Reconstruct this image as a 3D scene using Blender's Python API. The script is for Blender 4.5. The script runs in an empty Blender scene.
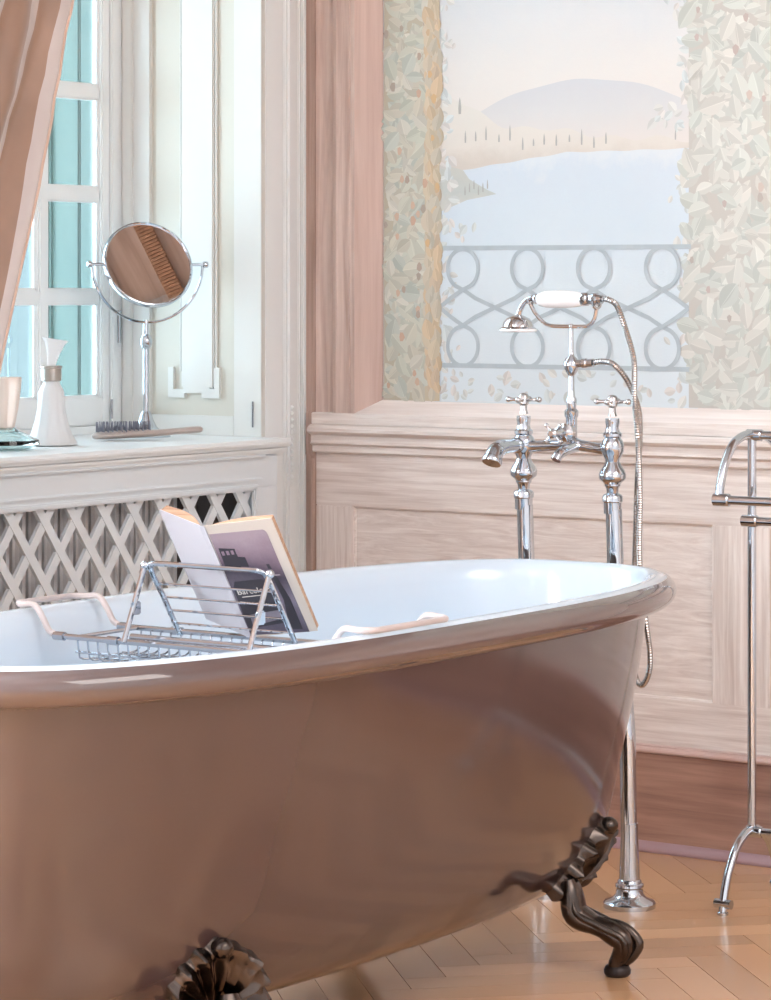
import bpy, bmesh, math, random
from mathutils import Vector, Matrix
random.seed(7)
PI = math.pi
scn = bpy.context.scene
COL = scn.collection

# ------------------------------------------------------------------ materials
def lin(c):
    return tuple(((v / 255.0) / 12.92 if v / 255.0 <= 0.04045 else ((v / 255.0 + 0.055) / 1.055) ** 2.4) for v in c) + (1.0,)

def new_mat(name):
    m = bpy.data.materials.new(name); m.use_nodes = True
    nt = m.node_tree
    return m, nt, nt.nodes['Principled BSDF']

def plain(name, rgb, rough=0.5, metal=0.0, coat=0.0, var=0.0, scale=8.0, bump=0.0, sheen=0.0, ior=None):
    m, nt, b = new_mat(name)
    b.inputs['Roughness'].default_value = rough
    b.inputs['Metallic'].default_value = metal
    b.inputs['Coat Weight'].default_value = coat
    b.inputs['Coat Roughness'].default_value = 0.05
    if sheen: b.inputs['Sheen Weight'].default_value = sheen
    if ior: b.inputs['IOR'].default_value = ior
    b.inputs['Base Color'].default_value = lin(rgb)
    if var or bump:
        tc = nt.nodes.new('ShaderNodeTexCoord')
        nz = nt.nodes.new('ShaderNodeTexNoise'); nz.inputs['Scale'].default_value = scale; nz.inputs['Detail'].default_value = 5
        nt.links.new(tc.outputs['Object'], nz.inputs['Vector'])
        if var:
            r = nt.nodes.new('ShaderNodeValToRGB')
            c = lin(rgb)
            r.color_ramp.elements[0].position = 0.3; r.color_ramp.elements[1].position = 0.7
            r.color_ramp.elements[0].color = tuple(v * (1 - var) for v in c[:3]) + (1,)
            r.color_ramp.elements[1].color = tuple(min(1, v * (1 + var)) for v in c[:3]) + (1,)
            nt.links.new(nz.outputs['Fac'], r.inputs['Fac']); nt.links.new(r.outputs['Color'], b.inputs['Base Color'])
        if bump:
            bp = nt.nodes.new('ShaderNodeBump'); bp.inputs['Strength'].default_value = bump; bp.inputs['Distance'].default_value = 0.002
            nt.links.new(nz.outputs['Fac'], bp.inputs['Height']); nt.links.new(bp.outputs['Normal'], b.inputs['Normal'])
    return m

def wood(name, axis, c0, c1, rough=0.55, fine=70.0, bump=0.35, cathedral=False, coat=0.0, blotch=0.0):
    """streaky grain along AXIS (0 x, 1 y, 2 z)"""
    m, nt, b = new_mat(name)
    b.inputs['Roughness'].default_value = rough; b.inputs['Coat Weight'].default_value = coat
    tc = nt.nodes.new('ShaderNodeTexCoord'); mp = nt.nodes.new('ShaderNodeMapping')
    s = [fine, fine, fine]; s[axis] = fine / 22.0
    if cathedral: s[axis] = fine / 10.0; mp.inputs['Rotation'].default_value = (0, math.radians(14), 0)
    mp.inputs['Scale'].default_value = s
    nt.links.new(tc.outputs['Object'], mp.inputs['Vector'])
    nz = nt.nodes.new('ShaderNodeTexNoise'); nz.inputs['Scale'].default_value = 1.0; nz.inputs['Detail'].default_value = 6; nz.inputs['Roughness'].default_value = 0.62
    nz.inputs['Distortion'].default_value = 1.6 if cathedral else 0.5
    nt.links.new(mp.outputs['Vector'], nz.inputs['Vector'])
    r = nt.nodes.new('ShaderNodeValToRGB')
    r.color_ramp.elements[0].position = 0.33; r.color_ramp.elements[1].position = 0.66
    r.color_ramp.elements[0].color = lin(c0); r.color_ramp.elements[1].color = lin(c1)
    nt.links.new(nz.outputs['Fac'], r.inputs['Fac'])
    out = r.outputs['Color']
    if blotch:
        n2 = nt.nodes.new('ShaderNodeTexNoise'); n2.inputs['Scale'].default_value = 3.0; n2.inputs['Detail'].default_value = 3
        nt.links.new(tc.outputs['Object'], n2.inputs['Vector'])
        mx = nt.nodes.new('ShaderNodeMixRGB'); mx.blend_type = 'MULTIPLY'; mx.inputs['Color2'].default_value = lin((200, 170, 160))
        mr = nt.nodes.new('ShaderNodeMapRange'); mr.inputs['From Min'].default_value = .45; mr.inputs['From Max'].default_value = .7; mr.inputs['To Max'].default_value = blotch
        nt.links.new(n2.outputs['Fac'], mr.inputs['Value']); nt.links.new(mr.outputs['Result'], mx.inputs['Fac'])
        nt.links.new(out, mx.inputs['Color1']); out = mx.outputs['Color']
    nt.links.new(out, b.inputs['Base Color'])
    bp = nt.nodes.new('ShaderNodeBump'); bp.inputs['Strength'].default_value = bump; bp.inputs['Distance'].default_value = 0.0015
    nt.links.new(nz.outputs['Fac'], bp.inputs['Height']); nt.links.new(bp.outputs['Normal'], b.inputs['Normal'])
    return m

def attr_mat(name, rough=0.6, coat=0.0, grain=0.0, gaxis=0, bump=0.0):
    """colour from the mesh's face colours (painted leaves, planks)"""
    m, nt, b = new_mat(name)
    b.inputs['Roughness'].default_value = rough; b.inputs['Coat Weight'].default_value = coat; b.inputs['Coat Roughness'].default_value = .12
    at = nt.nodes.new('ShaderNodeAttribute'); at.attribute_name = 'tint'
    out = at.outputs['Color']
    if grain:
        uv = nt.nodes.new('ShaderNodeAttribute'); uv.attribute_name = 'grainuv'
        mp = nt.nodes.new('ShaderNodeMapping'); mp.inputs['Scale'].default_value = (4, 90, 1)
        nz = nt.nodes.new('ShaderNodeTexNoise'); nz.inputs['Scale'].default_value = 1; nz.inputs['Detail'].default_value = 5
        nt.links.new(uv.outputs['Vector'], mp.inputs['Vector']); nt.links.new(mp.outputs['Vector'], nz.inputs['Vector'])
        mx = nt.nodes.new('ShaderNodeMixRGB'); mx.blend_type = 'MULTIPLY'; mx.inputs['Fac'].default_value = grain
        r = nt.nodes.new('ShaderNodeValToRGB'); r.color_ramp.elements[0].color = (.45, .4, .36, 1); r.color_ramp.elements[1].color = (1.1, 1.1, 1.1, 1)
        r.color_ramp.elements[0].position = .3; r.color_ramp.elements[1].position = .65
        nt.links.new(nz.outputs['Fac'], r.inputs['Fac']); nt.links.new(out, mx.inputs['Color1']); nt.links.new(r.outputs['Color'], mx.inputs['Color2'])
        out = mx.outputs['Color']
    nt.links.new(out, b.inputs['Base Color'])
    return m

def ramp_mat(name, axis, lo, hi, stops, rough=.8, noise=0.03):
    """paint whose colour runs along AXIS of object space between LO and HI (a painted picture)"""
    m, nt, b = new_mat(name)
    b.inputs['Roughness'].default_value = rough
    tc = nt.nodes.new('ShaderNodeTexCoord'); sp = nt.nodes.new('ShaderNodeSeparateXYZ')
    nt.links.new(tc.outputs['Object'], sp.inputs['Vector'])
    mr = nt.nodes.new('ShaderNodeMapRange'); mr.inputs['From Min'].default_value = lo; mr.inputs['From Max'].default_value = hi
    nt.links.new(sp.outputs[axis], mr.inputs['Value'])
    nz = nt.nodes.new('ShaderNodeTexNoise'); nz.inputs['Scale'].default_value = 7; nz.inputs['Detail'].default_value = 8; nz.inputs['Roughness'].default_value = .7
    nt.links.new(tc.outputs['Object'], nz.inputs['Vector'])
    ad = nt.nodes.new('ShaderNodeMath'); ad.operation = 'MULTIPLY_ADD'; ad.inputs[1].default_value = noise * 12; ad.inputs[2].default_value = -noise * 6
    nt.links.new(nz.outputs['Fac'], ad.inputs[0])
    a2 = nt.nodes.new('ShaderNodeMath'); a2.operation = 'ADD'
    nt.links.new(ad.outputs[0], a2.inputs[0]); nt.links.new(mr.outputs['Result'], a2.inputs[1])
    r = nt.nodes.new('ShaderNodeValToRGB')
    while len(r.color_ramp.elements) < len(stops): r.color_ramp.elements.new(.5)
    for e, (p, c) in zip(r.color_ramp.elements, stops): e.position = p; e.color = lin(c)
    nt.links.new(a2.outputs[0], r.inputs['Fac']); nt.links.new(r.outputs['Color'], b.inputs['Base Color'])
    n2 = nt.nodes.new('ShaderNodeTexNoise'); n2.inputs['Scale'].default_value = 300
    nt.links.new(tc.outputs['Object'], n2.inputs['Vector'])
    bp = nt.nodes.new('ShaderNodeBump'); bp.inputs['Strength'].default_value = .25; bp.inputs['Distance'].default_value = .001
    nt.links.new(n2.outputs['Fac'], bp.inputs['Height']); nt.links.new(bp.outputs['Normal'], b.inputs['Normal'])
    return m

def glass_pane(name):
    m = bpy.data.materials.new(name); m.use_nodes = True; nt = m.node_tree; nt.nodes.clear()
    o = nt.nodes.new('ShaderNodeOutputMaterial'); t = nt.nodes.new('ShaderNodeBsdfTransparent'); t.inputs['Color'].default_value = (.94, .98, .98, 1)
    g = nt.nodes.new('ShaderNodeBsdfGlossy'); g.inputs['Roughness'].default_value = .02
    fr = nt.nodes.new('ShaderNodeFresnel'); fr.inputs['IOR'].default_value = 1.3
    mx = nt.nodes.new('ShaderNodeMixShader')
    nt.links.new(fr.outputs[0], mx.inputs[0]); nt.links.new(t.outputs[0], mx.inputs[1]); nt.links.new(g.outputs[0], mx.inputs[2]); nt.links.new(mx.outputs[0], o.inputs[0])
    return m

def clear_glass(name, tint=(.97, .99, 1), rough=0.0, milk=0.0, milk_rgb=(240, 240, 240)):
    m, nt, b = new_mat(name)
    b.inputs['Base Color'].default_value = tint + (1,)
    b.inputs['Transmission Weight'].default_value = 1 - milk
    b.inputs['Roughness'].default_value = rough; b.inputs['IOR'].default_value = 1.45
    if milk: b.inputs['Base Color'].default_value = lin(milk_rgb)
    return m

white = plain('white_gloss_paint', (236, 238, 238), .35)
cream = plain('cream_paint', (208, 203, 191), .4)
grey_white = plain('radiator_cover_paint', (226, 232, 236), .4)
OAK0, OAK1 = (210, 194, 186), (239, 229, 223)
oak_h = wood('limed_oak_horizontal', 0, OAK0, OAK1, .55, 105, .5)
oak_v = wood('limed_oak_vertical', 2, OAK0, OAK1, .55, 105, .5)
oak_p = wood('limed_oak_panel', 0, (212, 196, 188), (240, 230, 224), .55, 62, .45, cathedral=True)
oak_f = wood('rosy_oak_frame', 2, (178, 150, 138), (212, 190, 179), .5, 60, .25)
oak_d = wood('dark_rosy_oak', 2, (154, 126, 114), (192, 166, 154), .5, 60, .25)
oak_b = wood('picture_ledge_oak', 0, (222, 206, 198), (240, 228, 222), .5, 60, .2)
skirt = wood('skirting_wood', 0, (140, 106, 94), (182, 144, 128), .35, 40, .2, coat=.3, blotch=.3)
skirt_cap = plain('skirting_cap', (206, 176, 168), .4)
skirt_bead = plain('skirting_bead', (172, 142, 148), .35)
ceil_m = wood('ceiling_wood', 0, (154, 131, 120), (182, 160, 148), .5, 30, .2)
plaster = plain('rosy_plaster', (206, 186, 174), .8, var=.05, scale=2)
room_wall = wood('room_panelling', 2, (178, 178, 180), (198, 198, 200), .5, 30, .2)
chrome = plain('chrome', (196, 201, 208), .05, metal=1.0)
chrome_soft = plain('brushed_chrome', (184, 187, 194), .16, metal=1.0)
hose_m = plain('hose_steel', (176, 172, 170), .22, metal=1.0)
pewter = plain('aged_pewter', (84, 75, 70), .23, metal=1.0, var=.25, scale=40)
nickel = plain('warm_nickel', (200, 199, 200), .10, metal=1.0)
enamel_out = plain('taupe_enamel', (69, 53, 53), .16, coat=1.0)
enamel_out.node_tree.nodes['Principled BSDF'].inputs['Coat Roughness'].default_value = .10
enamel_rim = plain('shaded_rim_enamel', (97, 82, 80), .08, coat=.8)
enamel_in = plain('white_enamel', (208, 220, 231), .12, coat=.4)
porcelain = plain('porcelain', (246, 246, 248), .15, coat=.6)
rubber = plain('pale_rubber', (192, 180, 178), .4)
silk_lit = plain('lit_fold_silk', (192, 181, 177), .42, var=.05, scale=9, bump=.15, sheen=.5)
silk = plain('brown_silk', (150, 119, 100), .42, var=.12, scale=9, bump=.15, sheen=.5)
teal = wood('teal_shutter_paint', 2, (57, 77, 73), (64, 86, 81), .55, 50, .2)
sky_tone = wood('sky_tone_paint', 2, (76, 86, 87), (84, 95, 96), .55, 50, .2)
rad_m = plain('radiator_enamel', (228, 226, 226), .45)
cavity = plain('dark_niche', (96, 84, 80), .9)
mirror_m = plain('mirror_glass', (236, 236, 236), .015, metal=1.0)
pane_m = glass_pane('window_glass')
cut_glass = clear_glass('cut_glass', (.98, .99, 1), 0.05)
frost_glass = clear_glass('frosted_glass', rough=.3, milk=.72, milk_rgb=(250, 250, 251))
frost_pink = clear_glass('frosted_pink_glass', rough=.4, milk=.7, milk_rgb=(246, 226, 214))
brush_wood = plain('brush_handle', (176, 160, 152), .3, coat=.3)
bristle_m = plain('bristle', (112, 112, 124), .5)
cover_m = plain('book_cover', (182, 178, 184), .45, var=.02)
cover_cream = plain('book_cover_cream', (190, 178, 168), .45)
page_m = wood('book_pages', 0, (152, 116, 92), (190, 156, 130), .8, 160, .5)
photo_m = ramp_mat('cover_photo', 2, .60, .76, [(0, (70, 62, 76)), (.35, (112, 104, 118)), (.6, (62, 54, 66)), (.78, (120, 100, 112)), (1, (150, 132, 140))], .4, .05)
ink_m = plain('cover_dark_patch', (48, 44, 52), .45)
ink_l = plain('cover_pale_ink', (206, 198, 190), .45)
teal_in = plain('stone', (190, 186, 178), .8)

# ------------------------------------------------------------------ mesh tools
XF = None
class MB:
    def __init__(self): self.bm = bmesh.new(); self.tints = {}
    def _add(self, src):
        me = bpy.data.meshes.new('t'); src.to_mesh(me); src.free(); self.bm.from_mesh(me); bpy.data.meshes.remove(me)
    def box(self, x0, x1, y0, y1, z0, z1, bev=0.0, seg=2, rot=None, mat=0):
        b = bmesh.new(); bmesh.ops.create_cube(b, size=1)
        for v in b.verts:
            v.co = Vector((x0 + (v.co.x + .5) * (x1 - x0), y0 + (v.co.y + .5) * (y1 - y0), z0 + (v.co.z + .5) * (z1 - z0)))
        if bev: bmesh.ops.bevel(b, geom=b.edges[:], offset=bev, segments=seg, affect='EDGES', clamp_overlap=True)
        if rot is not None: bmesh.ops.transform(b, matrix=rot, verts=b.verts[:])
        for f in b.faces: f.material_index = mat
        self._add(b); return self
    def tube(self, pts, r, n=12, closed=False, caps=True, ry=None, mat=0):
        pts = [Vector(p) for p in pts]; N = len(pts)
        R = r if isinstance(r, (list, tuple)) else [r] * N
        RY = ry if ry is not None else R
        tang = []
        for i in range(N):
            a = pts[(i - 1) % N] if closed or i > 0 else pts[0]
            c = pts[(i + 1) % N] if closed or i < N - 1 else pts[-1]
            tang.append((c - a).normalized())
        up = Vector((0, 0, 1)) if abs(tang[0].z) < .9 else Vector((1, 0, 0))
        nrm = (up - tang[0] * up.dot(tang[0])).normalized()
        rings = []
        for i in range(N):
            if i:
                ax = tang[i - 1].cross(tang[i])
                if ax.length > 1e-7:
                    nrm = Matrix.Rotation(tang[i - 1].angle(tang[i]), 3, ax.normalized()) @ nrm
                nrm = (nrm - tang[i] * nrm.dot(tang[i])).normalized()
            bi = tang[i].cross(nrm)
            rings.append([self.bm.verts.new(pts[i] + nrm * (RY[i] * math.cos(2 * PI * k / n)) + bi * (R[i] * math.sin(2 * PI * k / n))) for k in range(n)])
        for i in range(N if closed else N - 1):
            A, B = rings[i], rings[(i + 1) % N]
            for k in range(n):
                f = self.bm.faces.new((A[k], A[(k + 1) % n], B[(k + 1) % n], B[k])); f.material_index = mat
        if caps and not closed:
            self.bm.faces.new(list(reversed(rings[0]))).material_index = mat
            self.bm.faces.new(rings[-1]).material_index = mat
        return self
    def lathe(self, prof, c=(0, 0, 0), axis=(0, 0, 1), n=24, sx=1.0, sy=1.0, flute=0, amp=0.0, mat=0, caps=True):
        axis = Vector(axis).normalized(); q = Vector((0, 0, 1)).rotation_difference(axis); c = Vector(c)
        rings = []
        for (r, z) in prof:
            ring = []
            for k in range(n):
                t = 2 * PI * k / n
                rr = r * (1 + amp * math.cos(flute * t)) if flute else r
                ring.append(self.bm.verts.new(c + q @ Vector((rr * math.cos(t) * sx, rr * math.sin(t) * sy, z))))
            rings.append(ring)
        for A, B in zip(rings, rings[1:]):
            for k in range(n): self.bm.faces.new((A[k], A[(k + 1) % n], B[(k + 1) % n], B[k])).material_index = mat
        if caps:
            if prof[0][0] > 1e-6: self.bm.faces.new(list(reversed(rings[0]))).material_index = mat
            if prof[-1][0] > 1e-6: self.bm.faces.new(rings[-1]).material_index = mat
        return self
    def ball(self, c, r, n=16, s=(1, 1, 1)):
        b = bmesh.new(); bmesh.ops.create_uvsphere(b, u_segments=n, v_segments=max(6, n // 2), radius=r)
        for v in b.verts: v.co = Vector((v.co.x * s[0], v.co.y * s[1], v.co.z * s[2])) + Vector(c)
        self._add(b); return self
    def poly(self, pts, depth, mat=0):
        """closed slab: PTS outline, extruded by vector DEPTH"""
        d = Vector(depth); a = [self.bm.verts.new(Vector(p)) for p in pts]; b = [self.bm.verts.new(Vector(p) + d) for p in pts]
        n = len(a)
        self.bm.faces.new(a).material_index = mat; self.bm.faces.new(list(reversed(b))).material_index = mat
        for i in range(n): self.bm.faces.new((a[i], b[i], b[(i + 1) % n], a[(i + 1) % n])).material_index = mat
        return self
    def grid(self, fn, nu, nv, closeu=False, mat=0):
        V = [[self.bm.verts.new(fn(i, j)) for j in range(nv)] for i in range(nu)]
        for i in range(nu if closeu else nu - 1):
            for j in range(nv - 1):
                self.bm.faces.new((V[i][j], V[(i + 1) % nu][j], V[(i + 1) % nu][j + 1], V[i][j + 1])).material_index = mat
        return V
    def build(self, name, mat, parent=None, smooth=35, tint=None, uv=None, fix=True, kind=None):
        bm = self.bm
        if XF is not None: bmesh.ops.transform(bm, matrix=XF, verts=bm.verts[:])
        if fix and not tint: bmesh.ops.recalc_face_normals(bm, faces=bm.faces[:])
        me = bpy.data.meshes.new(name)
        bm.to_mesh(me); bm.free()
        for mm in (mat if isinstance(mat, (list, tuple)) else [mat]): me.materials.append(mm)
        if smooth:
            me.shade_smooth(); me.set_sharp_from_angle(angle=math.radians(smooth))
        o = bpy.data.objects.new(name, me); COL.objects.link(o)
        if parent is not None:
            o.parent = parent
            o.matrix_parent_inverse = Matrix.Translation(-Vector(parent.location))
        if kind: o['kind'] = kind
        return o

def tag(o, label=None, cat=None, group=None, kind=None):
    if label: o['label'] = label
    if cat: o['category'] = cat
    if group: o['group'] = group
    if kind: o['kind'] = kind
    return o
def thing(name, loc, label, cat, group=None):
    o = bpy.data.objects.new(name, None); COL.objects.link(o); o.location = loc
    o.empty_display_size = .05
    return tag(o, label, cat, group)
def setting(name, loc=(0, 0, 0)):
    o = bpy.data.objects.new(name, None); COL.objects.link(o); o.location = loc; o['kind'] = 'structure'; return o

def smooth_path(ctrl, step):
    """Catmull-Rom through CTRL, resampled about every STEP metres"""
    P = [Vector(c) for c in ctrl]; P = [P[0] * 2 - P[1]] + P + [P[-1] * 2 - P[-2]]
    out = []
    for i in range(1, len(P) - 2):
        n = max(2, int((P[i + 1] - P[i]).length / step))
        for k in range(n):
            t = k / n; a, b, c, d = P[i - 1], P[i], P[i + 1], P[i + 2]
            out.append(.5 * ((2 * b) + (c - a) * t + (2 * a - 5 * b + 4 * c - d) * t * t + (3 * b - a - 3 * c + d) * t ** 3))
    out.append(P[-2]); return out
def lerp(tab, x):
    if x <= tab[0][0]: return tab[0][1]
    for (a, b), (c, d) in zip(tab, tab[1:]):
        if x <= c: return b + (d - b) * (x - a) / (c - a)
    return tab[-1][1]

# ================================================================== THE ROOM
RX, RY, RZ = 4.6, -6.2, 3.0
# ---- floor: herringbone parquet
L, W, G = .42, .07, .0006
fb = bmesh.new(); fcol = fb.loops.layers.float_color.new('tint'); fuv = fb.loops.layers.float_vector.new('grainuv') if hasattr(fb.loops.layers, 'float_vector') else None
guv = fb.loops.layers.uv.new('grainuv')
ca, sa = math.cos(PI / 4), math.sin(PI / 4)
def plank(x0, x1, y0, y1):
    pts = [(x0 + G, y0 + G), (x1 - G, y0 + G), (x1 - G, y1 - G), (x0 + G, y1 - G)]
    w = [(p[0] * ca - p[1] * sa, p[0] * sa + p[1] * ca) for p in pts]
    cx = sum(p[0] for p in w) / 4; cy = sum(p[1] for p in w) / 4
    ox, oy = 2.3, -3.1
    if not (-.3 < cx + ox < RX + .3 and RY - .3 < cy + oy < .3): return
    top = [fb.verts.new((p[0] + ox, p[1] + oy, 0)) for p in w]; bot = [fb.verts.new((p[0] + ox, p[1] + oy, -.012)) for p in w]
    s = random.uniform(.80, 1.12); hue = random.uniform(-.05, .05)
    base = lin((230, 182, 139)); c = (base[0] * s, base[1] * s * (1 + hue * .5), base[2] * s * (1 + hue), 1)
    fs = [fb.faces.new(top)] + [fb.faces.new((top[i], bot[i], bot[(i + 1) % 4], top[(i + 1) % 4])) for i in range(4)]
    offu, offv = random.random() * 9, random.random() * 9
    horiz = (x1 - x0) > (y1 - y0)
    for f in fs:
        for lp in f.loops: lp[fcol] = c
    for lp, p in zip(fs[0].loops, pts):
        u, v = (p[0], p[1]) if horiz else (p[1], p[0])
        lp[guv].uv = (u + offu, v + offv)
for i in range(-80, 81):
    for j in range(-12, 13):
        x, y = i * W + j * L, i * W - j * L
        plank(x, x + L, y, y + W); plank(x + L, x + L + W, y + W - L, y + W)
for co, no in (((0, 0, 0), (0, 1, 0)), ((-.0, 0, 0), (-1, 0, 0)), ((RX, 0, 0), (1, 0, 0)), ((0, RY, 0), (0, -1, 0))):
    bmesh.ops.bisect_plane(fb, geom=fb.verts[:] + fb.edges[:] + fb.faces[:], plane_co=co, plane_no=no, clear_outer=True)
sub = [fb.verts.new(p) for p in ((-.1, .1, -.004), (RX + .1, .1, -.004), (RX + .1, RY - .1, -.004), (-.1, RY - .1, -.004))]
ff = fb.faces.new(list(reversed(sub)))
for lp in ff.loops: lp[fcol] = lin((60, 36, 26))
fb.normal_update()
me = bpy.data.meshes.new('floor'); fb.to_mesh(me); fb.free()
floor_m = attr_mat('parquet', .26, .35, grain=.55)
me.materials.append(floor_m)
fl = bpy.data.objects.new('floor', me); COL.objects.link(fl); fl['kind'] = 'structure'

# ---- back wall: limed oak panelling, plane y = 0
wb = setting('wall_back')
m = MB(); m.box(-.6, RX + .1, .03, .2, -.05, RZ + .05); m.build('wall_core', plaster, wb)
m = MB()                                   # corner stile and its batten
m.box(0, .034, -.004, .03, .197, RZ, .001); m.box(.012, .034, -.010, .0, .75, .845, .003); m.box(.027, .035, -.012, -.002, .197, .745, .002)
m.build('corner_stile', oak_d, wb)
m = MB()                                   # hollow-moulded stile left of the picture
prof = [(.034, .0), (.045, .002), (.056, .012), (.066, .016), (.078, .012), (.086, .0), (.09, -.012), (.098, -.014), (.102, -.012), (.126, -.012), (.1275, -.015), (.131, -.015), (.1325, -.012), (.139, -.012), (.1405, -.0145), (.145, -.0145)]
m.grid(lambda i, j: Vector((prof[i][0], prof[i][1], (.844, RZ)[j])), len(prof), 2)
m.build('picture_frame_stile', oak_f, wb, fix=False)
m = MB(); m.poly([(.145, -.0145, .844), (.197, .016, .873), (.197, .016, RZ), (.145, -.0145, RZ)], (0, .03, 0)); m.build('frame_splay', wood('rosy_splay_oak', 2, (192, 163, 151), (208, 182, 171), .5, 50, .15), wb)
m = MB(); m.poly([(.145, -.0145, .844), (.197, .016, .873), (RX, .016, .873), (RX, -.0145, .844)], (0, .03, 0)); m.build('frame_ledge', oak_b, wb)
m = MB()                                   # chair rail: stepped mouldings
m.box(.034, RX, -.018, .03, .818, .844, .002)
rp = [(-.02, .819), (-.026, .816), (-.032, .811), (-.032, .804), (-.026, .799), (-.018, .796), (-.018, .781), (-.022, .779), (-.02, .777), (-.013, .774), (-.013, .762), (-.01, .759), (.0, .759)]
m.grid(lambda i, j: Vector(((.034, RX)[j], rp[i][1 - 1], rp[i][1])), len(rp), 2)
cp = [(y * .6 - .006, z) for (y, z) in rp]
m.build('chair_rail', oak_h, wb)
m = MB(); m.box(.034, RX, 0, .03, .646, .764, .0015); m.box(.034, RX, 0, .03, .19, .299, .0015); m.build('dado_rail', oak_h, wb)
for x0, x1 in ((.034, .13), (.989, 1.115), (1.975, 2.1), (2.96, 3.085), (3.945, 4.07)):
    m = MB(); m.box(x0, x1, 0.0002, .03, .299, .646, .0015); m.build('dado_stile', oak_v, wb)
for x0, x1 in ((.13, .989), (1.115, 1.975), (2.1, 2.96), (3.085, 3.945), (4.07, 4.6)):
    m = MB(); m.box(x0 - .004, x1 + .004, .009, .03, .295, .65)
    fr = [(x0, .299), (x1, .299), (x1, .646), (x0, .646)]
    for k in range(4):                      # quarter bead round the sunk field
        a, b = fr[k], fr[(k + 1) % 4]
        m.tube([(a[0], .009, a[1]), (b[0], .009, b[1])], .0045, 8)
    m.build('dado_panel', oak_p, wb)
m = MB(); m.box(.149, RX, -.035, .03, 1.98, 2.08, .003); m.box(0, RX, -.012, .03, 1.86, 1.98, .003)
m.box(0, RX, -.06, .03, 2.16, 2.3, .004); m.box(0, RX, -.09, .03, 2.3, 2.34, .004); m.box(0, RX, -.02, .03, 2.34, RZ)
m.build('cornice', ceil_m, wb)
m = MB()
for k in range(60): m.box(.05 + k * .03, .068 + k * .03, -.05, -.02, 2.09, 2.15, .002)
m.build('dentil_row', wood('dentil_wood', 2, (92, 60, 44), (124, 88, 66), .5, 40, .2), wb)
# ---- baseboard back
bb = setting('baseboard_back')
m = MB(); m.box(0, RX, -.018, .03, 0, .197, .002); m.build('skirting_board', skirt, bb)
m = MB(); m.tube([(0.0, -.02, .199), (RX, -.02, .199)], .006, 10); m.box(0, RX, -.02, .02, .198, .208, .002); m.build('skirting_cap', skirt_cap, bb)
m = MB(); bp_ = [(-.018, .020), (-.025, .019), (-.031, .014), (-.034, .007), (-.034, .003), (-.032, .0), (-.018, 0)]
m.grid(lambda i, j: Vector(((0, RX)[j], bp_[i][0], bp_[i][1])), len(bp_), 2); m.build('skirting_bead', skirt_bead, bb)

# ---- window wall, plane x = 0, opening y -1.87..-.14
Y0, Y1, SILL, HEAD = -.14, -1.868, .785, 2.62
wl = setting('wall_left')
m = MB()
m.box(-.47, 0, Y0, .1, 0, RZ); m.box(-.47, 0, RY, Y1, 0, RZ) if False else None
m.box(-.47, 0, -3.3, Y1, 0, RZ); m.box(-.47, 0, RY - .1, -5.1, 0, RZ)
m.box(-.47, 0, Y1, Y0, HEAD, RZ); m.box(-.47, -.17, Y1, Y0, 0, SILL); m.box(-.47, 0, -5.1, -3.3, 2.62, RZ); m.box(-.47, 0, -5.1, -3.3, 0, .785)
m.build('wall_masonry', plaster, wl, smooth=0)
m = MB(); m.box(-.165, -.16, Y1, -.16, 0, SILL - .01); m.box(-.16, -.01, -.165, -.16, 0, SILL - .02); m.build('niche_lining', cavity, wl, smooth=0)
m = MB(); m.box(-.02, .004, -.14, -.0745, 0, RZ, .0015); m.box(-.02, .007, -.0745, -.026, 0, RZ, .003); m.box(-.02, .011, -.064, -.058, 0, RZ, .002)
m.box(-.02, .009, -.0265, -.0145, 0, RZ, .003); m.box(-.02, .011, -.0145, .002, 0, RZ, .003)
m.build('architrave', white, wl)
m = MB()
for k in range(13): m.box(.004, .0115, -.053, -.042, .69 + k * .0135, .6975 + k * .0135, .0015)
m.build('knuckle_hinge', white, wl)

# ---- window 1
w1 = setting('window_1', (-.39, -1.0, SILL))
m = MB(); m.box(-.40, .03, Y1, Y0, SILL - .03, .795, .003)
m.box(.02, .072, Y1 - .05, -.128, .778, .795, .006); m.box(.02, .062, Y1 - .05, -.134, .764, .780, .005); m.build('window_sill', white, w1)
# right reveal lining with sunk panel (faces the room's near side, plane y = -.14)
m = MB(); T = .012
m.box(-.38, -.30, -.152, -.135, .795, HEAD, .001); m.box(-.07, .003, -.152, -.135, .795, HEAD, .001)
m.box(-.30, -.07, -.152, -.135, .795, .837, .001); m.box(-.3, -.07, -.152, -.135, 2.5, HEAD, .001)
m.box(-.37, -.345, -.158, -.15, .795, HEAD, .002)
m.build('reveal_frame', plain('reveal_paint', (216, 214, 209), .4), w1)
m = MB(); m.box(-.302, -.068, -.142, -.134, .835, 2.52); m.build('reveal_panel', cream, w1)
m = MB(); m.box(-.214, -.126, -.151, -.138, .895, 2.4, .003); m.tube([(-.218, -.145, .93), (-.218, -.145, 2.4)], .003, 8); m.tube([(-.122, -.145, .93), (-.122, -.145, 2.4)], .003, 8)
orn = [(-.25, .939), (-.25, .874), (-.205, .874), (-.205, .884), (-.158, .884), (-.158, .874), (-.111, .874), (-.111, .939), (-.124, .939), (-.124, .894), (-.136, .894), (-.136, .9), (-.208, .9), (-.208, .892), (-.236, .892), (-.236, .939)]
m.poly([(x, -.138, z) for x, z in orn], (0, -.012, 0)); m.build('panel_ornament', plain('ornament_paint', (218, 216, 211), .4), w1)
m = MB(); m.box(-.02, -.0165, -.156, -.15, .815, .87, .001); m.build('panel_latch', chrome_soft, w1)
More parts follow.
